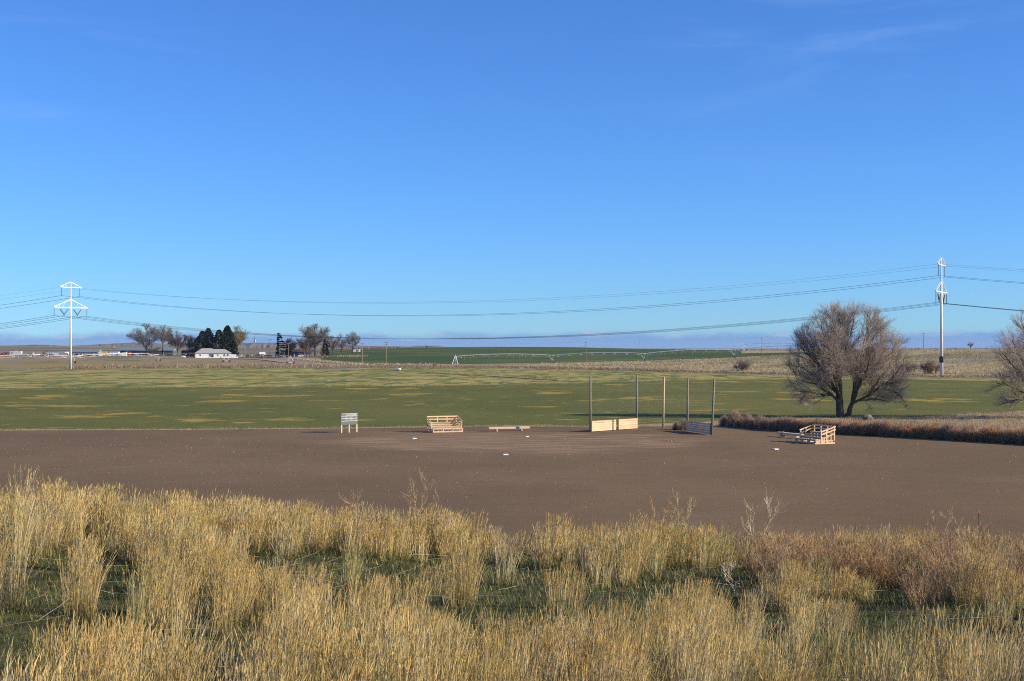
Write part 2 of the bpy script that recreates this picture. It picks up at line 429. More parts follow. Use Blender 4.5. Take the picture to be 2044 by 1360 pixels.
k1 = curve([(-600, 859), (0, 859.5), (400, 858), (680, 855.5), (1000, 851), (1180, 852.5), (1420, 850), (1440, 851), (1550, 862), (1700, 869.5), (1850, 877.5), (2044, 889), (2600, 925)])
k2 = curve([(-600, 857.4), (0, 857.8), (400, 856.3), (680, 853.8), (1000, 849.2), (1180, 850.2), (1400, 843), (1440, 839), (1550, 835), (1690, 833.5), (1800, 836), (1860, 830), (2000, 823), (2044, 820), (2600, 815)])
k3 = curve([(-600, 776), (0, 775), (500, 772.5), (800, 770.5), (1000, 768), (1150, 765), (1250, 762), (1400, 759), (1600, 757), (1800, 757.5), (2044, 760.5), (2600, 765)])
k4y = np.array([737, 737, 736.5, 736, 735.5, 735, 735, 735, 735, 735.5, 738.5, 742.5, 746.5, 750.5, 753, 755, 757, 760])
k5y = np.array([735.5, 735.5, 734, 732.5, 732, 731.5, 731.5, 731, 730.5, 730.5, 733, 737.5, 742, 746, 748.5, 750, 751.5, 754])
k6y = np.array([724, 724, 722, 720.5, 722, 724, 726, 727, 727, 726, 724, 720, 714.5, 707, 703, 700.5, 699.5, 699])
k6Y = np.array([830, 830, 830, 830, 830, 780, 745, 745, 745, 745, 745, 745, 735, 720, 690, 650, 620, 600])
k7y = np.array([711, 711, 711, 711, 714.5, 711.5, 709, 708, 706, 706, 707, 708, 706, 703.5, 700, 698, 697.8, 697.5])
k7Y = np.array([920, 920, 920, 920, 920, 920, 910, 900, 900, 900, 900, 880, 850, 800, 740, 690, 660, 640])
k8y = np.array([697, 697, 697, 697, 699, 699, 697, 694.5, 693, 692.5, 693.5, 697, 699.5, 700, 698.5, 697, 696.5, 696])
k8Y = np.array([1500, 1500, 1500, 1500, 1500, 1400, 1150, 1150, 1150, 1150, 1150, 1100, 1000, 900, 800, 740, 700, 680])
k9y = np.array([690, 690, 690.5, 692, 694, 695, 697.5, 698, 698, 698, 699, 700.5, 702, 702.5, 702, 701, 701, 701])
k9Y = np.where(PXC < 650, 2600, k8Y * 1.35)
zof = lambda y, Y: H - (y - HY) / F * Y


def knots(px):
    """(Y, z) knots along the direction of photograph column px"""
    px = np.asarray(px, float); I = lambda a: np.interp(px, PXC, a)
    Y = [np.full_like(px, 40.0), flatY(k1(px)), flatY(k2(px)), flatY(k3(px)), flatY(I(k4y))]
    z = [np.zeros_like(px)] * 5
    Y5 = Y[4] + 22; Y += [Y5, I(k6Y), I(k7Y), I(k8Y), I(k9Y), I(k9Y) + 2200, np.full_like(px, 14000.)]
    z = z + [zof(I(k5y), Y5), zof(I(k6y), Y[6]), zof(I(k7y), Y[7]), zof(I(k8y), Y[8]), zof(I(k9y), Y[9]), np.full_like(px, -4.), np.full_like(px, 3.)]
    return np.array(Y), np.array(z)


def gz(X, Y):
    px = 1022 + F * X / Y; Yk, zk = knots(np.array([px])); return float(np.interp(Y, Yk[:, 0], zk[:, 0]))


def gz_many(X, Y):
    px = 1022 + F * X / Y; Yk, zk = knots(px); out = np.empty_like(px)
    for i in range(len(px)): out[i] = np.interp(Y[i], Yk[:, i], zk[:, i])
    return out


def at(px, Y, dz=0.0):
    X = (px - 1022) / F * Y; return (X, Y, gz(X, Y) + dz)


def at_flat(px, py):
    Y = H * F / (py - HY); return ((px - 1022) / F * Y, Y, 0.0)


def strip(name, k, m, rows, p0=-2600., p1=4700., step=20.):
    px = np.arange(p0, p1 + 1, step); Yk, zk = knots(px); f = np.linspace(0, 1, rows + 1)[:, None]
    Y = Yk[k][None] * (1 - f) + Yk[k + 1][None] * f; z = zk[k][None] * (1 - f) + zk[k + 1][None] * f
    X = (px[None] - 1022) / F * Y
    V = np.stack([X, Y, z], -1).reshape(-1, 3); n = len(px)
    r = np.arange(rows)[:, None] * n; c = np.arange(n - 1)[None]
    Q = np.stack([r + c, r + c + 1, r + c + n + 1, r + c + n], -1).reshape(-1, 4)
    return tag(link(name, new_mesh(name, V, Q, smooth=True), m), kind='structure')


strip('dirt_field', 0, M['dirt'], 40)
strip('dry_verge', 1, M['verge'], 4)
strip('green_field', 2, M['green'], 16)
strip('stubble_field', 3, M['striped'], 12)
strip('ditch_bank', 4, M['ditch'], 4)
strip('brown_field', 5, M['brownfield'], 6, -2600, 620)
strip('pasture', 5, M['tawny'], 8, 620, 4700)
strip('farmyard', 6, M['yard'], 6, -2600, 640)
strip('green_hill', 6, M['greenhill'], 8, 640, 1680)
strip('pasture_slope', 6, M['tawny'], 6, 1680, 4700)
strip('scrub_plain', 7, M['farland'], 8, -2600, 640)
strip('green_hill_top', 7, M['greenhill'], 8, 640, 1480)
strip('pasture_ridge', 7, M['tawny'], 8, 1480, 4700)
strip('far_slope', 8, M['farland'], 4)
strip('far_plain', 9, M['farland'], 4)
strip('horizon_plain', 10, M['farland'], 4)
g = MB(); g.add([(-40000, -20000, -6), (40000, -20000, -6), (40000, 50000, -6), (-40000, 50000, -6)], [(0, 1, 2, 3)])
tag(g.build('ground', M['farland']), kind='structure')


def ridge(name, pts, Y0, m, depth=1500, seed=1, rough=.5):
    a = np.array(pts, float); px = np.arange(a[0, 0], a[-1, 0] + 1, 4.)
    y = np.interp(px, a[:, 0], a[:, 1]); r = np.random.default_rng(seed)
    n = np.convolve(r.normal(size=len(px) + 40), np.ones(9) / 9, 'same')[20:-20] * rough; y = y + n
    rows = []
    for f, h in ((-.5, 0.), (-.3, .35), (-.12, .8), (0, 1.), (.2, .7), (.6, 0.)):
        Y = Y0 + f * depth + r.normal(size=len(px)) * depth * .03
        zt = H - (y - HY) / F * Y0; z = -8 + (zt + 8) * h
        rows.append(np.stack([(px - 1022) / F * Y, Y, z], -1))
    V = np.concatenate(rows); n_ = len(px); k = len(rows)
    rr = np.arange(k - 1)[:, None] * n_; c = np.arange(n_ - 1)[None]
    Q = np.stack([rr + c, rr + c + 1, rr + c + n_ + 1, rr + c + n_], -1).reshape(-1, 4)
    return tag(link(name, new_mesh(name, V, Q, smooth=True), m), kind='structure')


ridge('far_hills', [(-2600, 690), (-400, 689), (-50, 692), (120, 692), (200, 687.5), (260, 684.5), (320, 686), (420, 686.5), (500, 685), (545, 684.2), (600, 685.5), (660, 688), (740, 691), (820, 692), (835, 690.3), (875, 690.5), (890, 692.5), (1000, 695), (1300, 699)], 8200, M['hills'], 3000, 3, .5)
ridge('near_scrub_hill', [(-2600, 691), (-200, 690), (0, 690.3), (50, 689.5), (75, 688.4), (100, 689), (125, 690.2), (160, 691), (230, 692), (330, 693.5), (500, 695.5), (700, 698)], 3000, M['farland'], 900, 5, .35)


# foreground bank below the viewing platform
BY = np.array([-40, 6, 14, 20, 28, 32.5, 37.5, 46, 52]); BZ = np.array([6.5, 6.3, 5.85, 5.5, 4.9, 4.45, 2.4, -.15, -1.0])


def bank_z(X, Y):
    X = np.asarray(X, float); Y = np.asarray(Y, float)
    z = np.interp(Y, BY, BZ); w = np.clip((Y - 8) / 20, 0, 1) * np.clip((52 - Y) / 14, 0, 1)
    return z + w * .058 * np.clip(-X, -3, 14) + .07 * np.sin(X * .9 + Y * .4) * np.sin(Y * .75 - X * .2) * np.clip((52 - Y) / 20, 0, 1)


xs = np.linspace(-45, 45, 121); ys = np.linspace(-30, 52, 110); XX, YY = np.meshgrid(xs, ys)
V = np.stack([XX, YY, bank_z(XX, YY)], -1).reshape(-1, 3); n = len(xs)
r = np.arange(len(ys) - 1)[:, None] * n; c = np.arange(n - 1)[None]
tag(link('grassy_bank', new_mesh('grassy_bank', V, np.stack([r + c, r + c + 1, r + c + n + 1, r + c + n], -1).reshape(-1, 4), smooth=True), M['bank']), kind='structure')


def on_bank(px, py):
    t = np.linspace(8, 50, 800); X = (px - 1022) / F * t; z = H - (py - HY) / F * t
    hit = np.where(z <= bank_z(X, t))[0]; i = hit[0] if len(hit) else 799
    return X[i], t[i]


# ------------------------------------------------------------------ transmission towers and wires
TW = [np.array([-193.0, 622.0]), np.array([138.3, 458.0])]
LD = norm(TW[1] - TW[0]); AD = np.array([-LD[1], LD[0]])          # line direction; arm direction (points away from camera)
TH = 38.2; ARM_U, ARM_L = 6.6, 10.2
Z_UA, Z_LA, Z_LAP, Z_UI, Z_LI = 35.7, 26.9, 30.4, 32.0, 23.3


def tower(idx, label):
    b = TW[idx]; z0 = gz(b[0], b[1]); t = thing('transmission_tower', label, 'power pylon', (b[0], b[1], z0), math.atan2(AD[1], AD[0]), 'steel pylons of the transmission line')
    p = MB().cyl((0, 0, -.4), (0, 0, TH), .58, .20, 12, True); p.build('pole', M['steel'], t, True)
    MB().box(-.55, .55, -.62, .62, 4.2, 6.2).build('equipment_box', M['insul'], t) if idx == 1 else None
    for nm, hw, za, zt in (('upper_crossarm', ARM_U, Z_UA, TH - .1), ('lower_crossarm', ARM_L, Z_LA, Z_LAP)):
        a = MB(); a.beam((-hw, 0, za), (hw, 0, za), .30, .28)
        o = a.build(nm, M['steel'], t)
        for s in (-1, 1):
            br = MB(); br.beam((s * .2, -.25, zt), (s * hw, -.15, za + .15), .15, .15); br.beam((s * .2, .25, zt), (s * hw, .15, za + .15), .15, .15)
            for f in (.35, .6, .8):
                zz = zt + (za - zt) * f; br.beam((s * hw * f, 0, zz), (s * hw * min(1, f + .12), 0, za), .10, .10)
            br.build('brace', M['steel'], o)
    for s in (-1, 1):
        for nm, x, za, zi in (('insulator_string', ARM_U - 1.1, Z_UA, Z_UI), ('insulator_string', ARM_L - .3, Z_LA, Z_LI)):
            m = MB(); m.cyl((s * x, 0, za - .2), (s * x, 0, zi), .11, .11, 6); m.beam((s * x - .3, 0, zi), (s * x + .3, 0, zi), .12, .12); m.build(nm, M['insul'], t)
        v = MB(); xa, xb, xc = s * 1.6, s * 6.4, s * 4.0
        v.cyl((xa, 0, Z_LA - .8), (xc, 0, Z_LI + .5), .19, .19, 6); v.cyl((xb, 0, Z_LA - .8), (xc, 0, Z_LI + .5), .19, .19, 6)
        v.beam((xc, 0, Z_LI + .5), (xc, 0, Z_LI), .2, .2, (1, 0, 0)); v.build('v_insulator', M['insul'], t)
        for xh in (xa, xb): MB().beam((xh, 0, Z_LA), (xh, 0, Z_LA - .85), .1, .1, (1, 0, 0)).build('hanger', M['steel'], t)


tower(0, 'white steel pylon with two wide crossarms at the far left')
tower(1, 'white steel pylon with narrow end-on crossarms right of the big bare tree')
TALL = [TW[0] - (TW[1] - TW[0]), TW[0], TW[1], TW[1] + (TW[1] - TW[0])]


def conductor(off, z, sag, r, label, twin):
    t = thing('power_line', label, 'power line', (TW[0][0], TW[0][1], gz(*TW[0])), 0, 'wires of the transmission line')
    o0 = np.array([TW[0][0], TW[0][1], gz(*TW[0])])
    for du in ((-.23, .23) if twin else (0,)):
        P = []
        for i in range(3):
            a, b = TALL[i] + AD * (off + du), TALL[i + 1] + AD * (off + du)
            za = z + (gz(*TALL[i]) if 0 < i < 3 else 0); zb = z + (gz(*TALL[i + 1]) if i + 1 < 3 else 0)
            for s in np.linspace(0, 1, 33)[(0 if i == 0 else 1):]:
                q = a + (b - a) * s; P.append((q[0], q[1], za + (zb - za) * s - 4 * sag * s * (1 - s)))
        P = np.array(P)[None] - o0
        me = new_mesh('wire', *tubes(P, np.full(P.shape[:2], r), 4)); link('wire', me, M['wire'], t)


for s, w in ((-1, 'near'), (1, 'far')):
    conductor(s * (ARM_U - .2), Z_UA - .1, 9.2, .022, 'thin single shield wire strung from the %s tips of the top crossarms' % w, False)
    conductor(s * (ARM_U - 1.1), Z_UI, 10.6,   .030, 'twin conductor hung from the %s ends of the top crossarms' % w, True)
    conductor(s * (ARM_L - .3), Z_LI, 10.8,   .030, 'twin conductor hung from the %s ends of the lower crossarms' % w, True)
    conductor(s * 4.0, Z_LI, 10.8,   .030, 'twin conductor hung in the %s V-strings beside the pylon shafts' % w, True)


# ------------------------------------------------------------------ ball field furniture
def bleachers(loc, rz, label):
    t = thing('bleachers', label, 'bleachers', loc, rz, 'small wooden bleachers by the ball field')
    W, rows, d, h0, dh = 3.4, 4, .56, .44, .205
    for i in range(rows):
        y = i * d; z = h0 + i * dh
        x0 = .02 * i
        for k in range(2):
            MB().box(-.04, W + .04, y + k * .17, y + .155 + k * .17, z - .04, z).build('seat_plank', M['seat'], t)
        MB().box(0, W, y + .03, y + .07, z - (.19 if i else .15), z - .043).build('riser_board', M['riser'], t)
    for j in range(4):
        x = .05 + j * (W - .1) / 3
        f = MB()
        f.box(x - .045, x + .045, -.02, rows * d, 0.0, .14)
        for i in range(rows):
            f.box(x - .045, x + .045, i * d + .06, i * d + .15, .142, h0 + i * dh - .045)
        f.box(x - .044, x + .044, -.022, .003, .142, h0 - .045)
        f.build('frame', M['lumber_side'], t)
    MB().box(.1, W - .1, -.03, .0, .02, .17).build('base_board', M['lumber'], t)
    yb = rows * d - .1; zt = h0 + 3 * dh
    for j in range(4):
        x = .05 + j * (W - .1) / 3
        MB().box(x - .05, x + .05, yb, yb + .09, .3, zt + .66).build('rail_post', M['lumber_side'], t)
    for z in (zt + .60, zt + .30):
        MB().box(-.03, W + .03, yb - .045, yb - .002, z - .07, z + .07).build('back_rail', M['lumber_side'], t)
    for x in (-.02, W + .02):
        for yy in (d * 1.05, d * 2.1):
            k = yy / d; MB().box(x - .045, x + .045, yy, yy + .09, .12, h0 + k * dh + .50).build('rail_post', M['lumber_side'], t)
        for dz in (.52, .24):
            MB().beam((x + (.07 if x > 1 else -.07), d * 1.0, h0 + dh + dz), (x + (.07 if x > 1 else -.07), yb + .1, zt + .08 + dz), .045, .13).build('side_rail', M['lumber_side'], t)
        MB().beam((x, .05, .2), (x, rows * d - .1, h0 + 2.6 * dh), .04, .12).build('stringer', M['lumber_side'], t)
        MB().beam((x, .55, .30), (x, 2.0, .30), .042, .14).build('side_board', M['lumber_side'], t)
    return t


bleachers(at_flat(864.6, 864.2), math.radians(20), 'small wooden bleachers facing the camera beside the scoreboard')
bleachers((27.70, 139.1, 0), math.radians(-67.5), 'small wooden bleachers seen side-on, with lit railings, by the brush hedge')


def bench(loc, rz, L, label):
    t = thing('bench', label, 'bench', loc, rz, 'long wooden player benches')
    for k in range(2): MB().box(-L / 2, L / 2, -.19 + k * .2, -.01 + k * .2, .44, .485).build('seat_plank', M['seat'], t)
    MB().box(-L / 2 + .03, L / 2 - .03, -.195, -.155, .26, .438).build('apron', M['lumber'], t)
    for s in (-1, 1):
        x = s * L * .30
        m = MB(); m.box(x - .06, x + .06, -.15, .17, .09, .438); m.box(x - .07, x + .07, -.32, .32, 0, .088); m.build('leg', M['lumber_side'], t)


bench((at_flat(1016, 861)[0], 157.6, 0), math.radians(17), 4.75, 'long wooden bench between the bleachers and the backstop')
bench((28.55, 146.0, 0), math.radians(-67.5), 4.4, 'long wooden bench partly hidden behind the side-on bleachers')


def backstop():
    pts = [(1178.5, 156.0, 6.08, 0.0, 'pole'), (1271, 162.3, 6.1, 0.0, 'pole'), (1323.5, 164.0, 5.85, .12, 'polepale'), (1372, 157.0, 5.85, .05, 'pole'), (1420, 151.0, 5.95, .32, 'pole')]
    P = [((px - 1022) / F * Y, Y) for px, Y, *_ in pts]
    t = thing('backstop', 'tall five-pole ball field backstop with low plank panels', 'backstop', (P[0][0], P[0][1], 0))
    o = np.array(P[0])
    for (px, Y, h, lean, m), (X, _) in zip(pts, P):
        x, y = X - o[0], Y - o[1]
        q = MB().cyl((x, y, -.3), (x + lean, y, h), .125, .10, 10).build('pole', M[m], t, True)
        if lean > .2: q['label'] = 'backstop pole leaning to the right'
    def panel(i, j, faces, mm):
        a, b = np.array(P[i]) - o, np.array(P[j]) - o; d = norm(b - a); n = np.array([d[1], -d[0]])   # n towards camera side
        if n[1] > 0: n = -n
        L = np.linalg.norm(b - a)
        for s0, s1 in faces:
            for k in range(5):
                z0 = .06 + k * .232 + random.uniform(-.006, .006)
                p0, p1 = a + d * s0 * L + n * .15, a + d * s1 * L + n * .15
                MB().beam((p0[0], p0[1], z0 + .107), (p1[0], p1[1], z0 + .107), .04, .205).build('plank', M[mm], t)
        for s in {x for f in faces for x in f}:
            p = a + d * s * L + n * .085; MB().box(p[0] - .05, p[0] + .05, p[1] - .05, p[1] + .05, 0, 1.22).build('stud', M['pole'], t)
    panel(0, 1, ((.01, .52), (.575, .99)), 'lumber')
    panel(3, 4, ((.01, .5), (.505, .985)), 'lumber')
    for i in range(1, 3):
        a, b = np.array(P[i]) - o, np.array(P[i + 1]) - o
        for z in (.38, .72, 1.05):
            MB().beam((a[0], a[1], z), (b[0], b[1], z), .022, .022).build('cable', M['pole'], t)
    # wire netting between the poles
    for i in range(4):
        a, b = np.array(P[i]) - o, np.array(P[i + 1]) - o; L = np.linalg.norm(b - a); lines = []
        z0, z1 = 1.25 if i in (0, 3) else .1, 5.6
        nz = int((z1 - z0) / .2); nx = int(L / .2)
        for k in range(nz + 1):
            z = z0 + (z1 - z0) * k / nz; lines.append(((a[0], a[1], z), (b[0], b[1], z)))
        for k in range(1, nx):
            p = a + (b - a) * k / nx; lines.append(((p[0], p[1], z0), (p[0], p[1], z1)))
        A = np.array(lines); me = new_mesh('wire_netting', *tubes(A, np.full((len(A), 2), .0006), 3))
        link('wire_netting', me, M['galv'], t)['kind'] = 'stuff'


backstop()


def scoreboard():
    a, b = np.array(at_flat(681.3, 864.4)[:2]), np.array(at_flat(712.5, 862.8)[:2])
    d = b - a; L = float(np.linalg.norm(d)); t = thing('scoreboard', 'slate-blue plywood scoreboard with white grid lines on three posts', 'scoreboard', (a[0], a[1], 0), math.atan2(d[1], d[0]))
    for x in (0.03, L * .49, L - .03): MB().box(x - .06, x + .06, -.045, .045, 0, .95).build('post', M['lumber_side'], t)
    for x in (0.03, L * .49, L - .03): MB().box(x - .05, x + .05, .0, .07, .95, 2.05).build('batten', M['lumber_side'], t)
    p = MB().box(-.06, L + .06, -.05, -.003, .86, 2.10).build('panel', M['board'], t)
    for z in (2.055, 1.80, 1.535, 1.26): MB().box(-.05, L + .05, -.056, -.0495, z - .012, z + .012).build('line', M['whitepaint'], p)
    xs0 = L * .245
    for k in range(10):
        x = xs0 + k * (L * .70) / 9; MB().box(x - .007, x + .007, -.055, -.049, 1.24, 2.05).build('line', M['whitepaint'], p)
    for k in range(9):
        cu = bpy.data.curves.new('inning_number', 'FONT'); cu.body = str(k + 1); cu.size = .18; cu.align_x = 'CENTER'; cu.extrude = .002
        o = bpy.data.objects.new('inning_number', cu); C.objects.link(o); dg = bpy.context.evaluated_depsgraph_get()
        me = bpy.data.meshes.new_from_object(o.evaluated_get(dg)); bpy.data.objects.remove(o)
        q = link('inning_number', me, M['whitepaint'], p); q.rotation_euler = (math.radians(90), 0, 0); q.location = (xs0 + (k + .5) * (L * .70) / 9, -.054, 1.845)


scoreboard()
for px, py, w, lab in ((826, 876, .42, 'white base plate in the dirt in front of the bleachers'), (1009, 908.3, .44, 'white base plate nearest the camera in the dirt field'),
                       (1547.5, 897.5, .44, 'white base plate in the dirt left of the side-on bleachers'), (1052.5, 872.5, .3, 'small pale base plate in the dirt below the long bench')):
    x, y, _ = at_flat(px, py); b = MB(); s = w / 2; hh = .08
    b.add([(-s, -s, -.01), (s, -s, -.01), (s, s, -.01), (-s, s, -.01), (-s, -s, hh * .6), (s, -s, hh * .6), (s, s, hh * .6), (-s, s, hh * .6),
           (-s * .85, -s * .85, hh), (s * .85, -s * .85, hh), (s * .85, s * .85, hh), (-s * .85, s * .85, hh)],
          [(0, 1, 5, 4), (1, 2, 6, 5), (2, 3, 7, 6), (3, 0, 4, 7), (4, 5, 9, 8), (5, 6, 10, 9), (6, 7, 11, 10), (7, 4, 8, 11), (8, 9, 10, 11)])
    o = b.build('base_plate', M['base']); o.location = (x, y, 0); o.rotation_euler = (0, 0, random.uniform(.2, .6)); tag(o, lab, 'base', 'bases of the ball field')


# ------------------------------------------------------------------ bare trees
def crown_twigs(parent, levels, name, cols, widths, sides=3):
    S = Soup()
    for P, w, c in zip(levels, widths, cols):
        n = len(P); cc = np.array(c)[None] * rng.uniform(.75, 1.25, (n, 1)) * rng.uniform(.94, 1.06, (n, 3))
        S.add(tubes(P, taper(P, w[0], w[1]), sides), cc)
    return S.build(name, M['twig'], parent)


def polys(lims, K=7):
    out = []
    for l in lims:
        a = np.array(l, float); d = np.r_[0, np.cumsum(np.linalg.norm(np.diff(a, axis=0), axis=1))]; s = np.linspace(0, d[-1], K)
        out.append(np.stack([np.interp(s, d, a[:, i]) for i in range(3)], 1))
    P = np.array(out); P[:, 1:-1] += rng.normal(size=P[:, 1:-1].shape) * .07; return P


def big_tree(loc, label, mirror=1, counts=(320, 2100, 11000, 36000), scale=1.0, rz=0):
    t = thing('bare_tree', label, 'tree', loc, rz)
    tr = polys([[(-.45, 0, -.2), (-.5, 0, 1.4), (-.55, .1, 2.9), (-.65, .1, 5.2)], [(.35, 0, -.2), (.75, -.1, .9), (1.1, -.1, 1.9)]], 8)
    lim = [[(-.55, 0, 4.6), (-.5, .2, 7.), (-.1, .5, 9.9), (.1, .3, 13.2)], [(-.5, 0, 1.9), (-1.6, -.6, 2.9), (-3.2, -1., 3.2), (-6.1, -1.2, 3.5)],
           [(-.5, .1, 2.8), (-1.6, .6, 4.8), (-2.8, 1.4, 6.8), (-4.6, 2., 9.6)], [(-.6, 0, 3.8), (-1.4, -.6, 6.5), (-2.2, -1.2, 9.3), (-3.4, -1.5, 12.2)],
           [(-.6, .1, 4.8), (.1, .6, 7.5), (.7, 1., 9.9), (1.7, 1.2, 13.0)], [(1.1, 0, 1.9), (1.6, -.2, 4.5), (2.2, -.4, 8.), (3.1, -.6, 12.2)],
           [(1.1, 0, 1.9), (2.3, .6, 4.8), (4.2, 1.2, 7.6), (5.4, 1.5, 10.0)], [(1.0, 0, 1.8), (2.9, -.6, 2.8), (4.5, -1., 3.9), (7.4, -1.4, 5.1)],
           [(3.1, -.6, 2.9), (4.4, 0, 4.6), (5.8, .5, 6.2), (6.8, .8, 7.2)], [(-.5, 0, 2.5), (-1.4, -2., 4.5), (-2., -3.8, 7.), (-2.4, -4.6, 9.)],
           [(1.2, 0, 2.1), (1.6, -1.8, 4.2), (2.2, -3.6, 6.4), (2.6, -4.6, 9.)], [(-.6, 0, 3.3), (-1., 2., 5.5), (-1.2, 4., 8.), (-1.6, 5., 10.5)],
           [(1.1, 0, 2.), (1.8, 2., 4.5), (2.6, 4., 6.8), (3.2, 5.2, 8.5)], [(-.6, 0, 3.0), (-2.2, 1., 4.6), (-4., 1.8, 5.8), (-5.6, 2.4, 6.8)],
           [(-.6, .1, 4.9), (-.9, .3, 8.), (-1.2, .2, 10.5), (-1.5, .1, 13.)], [(4.5, -1., 3.9), (5.6, -1.3, 3.7), (6.8, -1.8, 3.2), (7.4, -2., 2.4)],
           [(3.0, -.5, 2.8), (4.4, 1.2, 3.6), (6.0, 2.0, 4.4), (7.3, 2.4, 4.6)], [(2.2, 0, 2.3), (3.6, 1., 2.4), (5.0, 1.6, 2.3), (6.6, 2., 1.9)], [(4.5, -1, 3.9), (5.5, -2.2, 5.0), (6.3, -2.8, 6.), (7.0, -3., 7.2)],
           [(-1.6, -.6, 2.9), (-3., .4, 4.2), (-4.6, .6, 4.6), (-6.2, .8, 5.2)], [(-2.4, -.8, 3.1), (-3.6, -1.8, 2.8), (-5., -2.2, 2.6), (-6.4, -2.4, 2.4)], [(-2.2, 1., 5.8), (-3.4, .4, 7.2), (-4.6, 0., 8.2), (-5.4, 0., 9.)],
           [(2.4, -.4, 8.), (3.4, .2, 9.6), (4.2, .4, 11.), (4.6, .5, 12.)], [(3.2, .9, 6.2), (4.8, .2, 7.4), (6., 0, 8.4), (6.8, 0, 8.8)]]
    lim = polys(lim, 9)
    for A in (tr, lim): A[:, :, 0] *= mirror; A *= scale
    env = ((.35 * mirror * scale, 0, 6.9 * scale), (7.7 * scale, 6.6 * scale, 7.2 * scale))
    R0 = np.linspace(1, 0, 8)[None] * np.array([[.22], [.16]]) + np.array([[.34], [.26]]); me = new_mesh('trunk', *tubes(tr, R0 * scale, 10), smooth=True)
    link('trunk', me, M['bark'], t)
    R1 = (np.linspace(1, 0, 9)[None] ** 1.1 * .17 + .045) * np.ones((len(lim), 1)) * scale
    me = new_mesh('limbs', *tubes(lim, R1, 6), smooth=True); link('limbs', me, M['bark'], t)
    s = scale
    L1 = grow(lim, counts[0], .2, 1., (.35, .8), (1.4 * s, 3.2 * s), .14, 6, env, .04)
    L2 = grow(L1, counts[1], .1, 1., (.22, .62), (.9 * s, 2.2 * s), .12, 5, env, .05)
    L3 = grow(L2, counts[2], .1, 1., (.18, .55), (.6 * s, 1.4 * s), .08, 4, env, .04)
    L4 = grow(L3, counts[3], .1, 1., (.15, .55), (.4 * s, .95 * s), .05, 3, None, .04)
    crown_twigs(t, [L1, L2], 'branches', [(.16, .135, .115), (.22, .185, .16)], [(.045, .018), (.018, .009)])
    crown_twigs(t, [L3, L4], 'crown', [(.30, .255, .225), (.37, .315, .28)], [(.010, .006), (.0065, .0045)])
    return t


big_tree((at_flat(1685, 833.5)[0], 188.8, 0), 'big bare spreading tree with a forked trunk behind the brush hedge')
big_tree(((2098 - 1022) / F * 186, 186, 0), 'bare tree cut off by the right edge of the picture', mirror=-1, counts=(170, 1100, 5200, 14000), scale=1.02, rz=.5)


def bare_tree(px, Y, h, w, label, col=(.17, .14, .125), dense=1.0, name='bare_tree', trunk_h=.22, lean=0., shape=1.0, group=None):
    loc = at(px, Y); t = thing(name, label, 'tree', loc, random.uniform(-.3, .3), group)
    dense *= 1.6; h *= 1.06; w *= 1.22; n = 7; env = ((lean * h * .5, 0, h * .60), (w / 2, w / 2, h * .42))
    tr = polys([[(0, 0, -.3), (.05 * w * .2, 0, h * trunk_h), (lean * h * .3, .05, h * .55)]], 7)
    lims = []
    for k in range(n):
        a = k * 2 * math.pi / n + random.uniform(-.3, .3); z0 = h * random.uniform(trunk_h * .75, trunk_h * 1.5); q = random.uniform(.5, .85)
        x1, y1 = math.cos(a) * w / 2 * q, math.sin(a) * w / 2 * q; zt = h * random.uniform(.55, .9)
        lims.append([(0, 0, z0), (x1 * .4, y1 * .4, z0 + (zt - z0) * .45), (x1 + lean * h * .5, y1, zt)])
    lims.append([(0, 0, h * .4), (lean * h * .3, 0, h * .7), (lean * h * .5, .1, h * .95)]); lims = polys(lims, 7)
    r0 = max(.16, h * .022)
    S = Soup(); S.add(tubes(tr, np.linspace(r0, r0 * .45, 7)[None], 7)); S.add(tubes(lims, (np.linspace(r0 * .45, r0 * .12, 7)[None]) * np.ones((len(lims), 1)), 5))
    S.build('trunk', M['bark'], t, True)
    e = env; sc_ = h / 14.
    L1 = grow(lims, int(80 * dense), .2, 1., (.4, .95), (1.6 * sc_, 3.4 * sc_), .15, 5, e)
    L2 = grow(L1, int(500 * dense), .1, 1., (.35, .95), (.9 * sc_, 2.0 * sc_), .12, 4, e)
    L3 = grow(L2, int(2600 * dense), .1, 1., (.35, .95), (.5 * sc_, 1.2 * sc_), .08, 3, e)
    c = np.array(col) * np.array([.95, 1.02, 1.12])
    crown_twigs(t, [L1, L2, L3], 'crown', [c * .7, c * .9, c * 1.2], np.array([(.09, .05), (.04, .026), (.024, .017)]) * min(1, h / 11))
    return t


GT = 'bare farm trees'
bare_tree(291, 940, 19, 21, 'leftmost wide bare tree beside the blue-grey barn', dense=1.3)
bare_tree(324, 950, 18.5, 17, 'bare tree with a clear stem, second from the left by the barn', trunk_h=.35, dense=1.1)
bare_tree(354, 935, 15.5, 16, 'dark brown bare tree in front of the barn roof', col=(.13, .09, .08), dense=1.3)
bare_tree(383, 950, 13, 11, 'grey-brown bare tree just left of the dark evergreens', col=(.19, .15, .14), dense=1.0)
bare_tree(303, 925, 7, 11, 'low brown thicket tree under the leftmost bare tree', col=(.13, .10, .08), dense=.8, trunk_h=.1)
bare_tree(472, 960, 18.5, 14, 'yellowish leafing tree right of the dark evergreens', col=(.26, .20, .09), dense=1.5, lean=.05)
bare_tree(580, 915, 11, 8, 'small bare tree above the blue house', col=(.14, .11, .10), dense=.8)
bare_tree(628, 905, 18.5, 19, 'broad bare tree right of the blue house', col=(.20, .16, .13), dense=2.0)
bare_tree(611, 900, 12.5, 12, 'brownish bare tree in front of the broad bare tree', col=(.16, .125, .10), dense=1.2, trunk_h=.1)
bare_tree(664, 900, 11.5, 10, 'pale bare tree beside the small dark conifer', col=(.22, .18, .165), dense=.9)
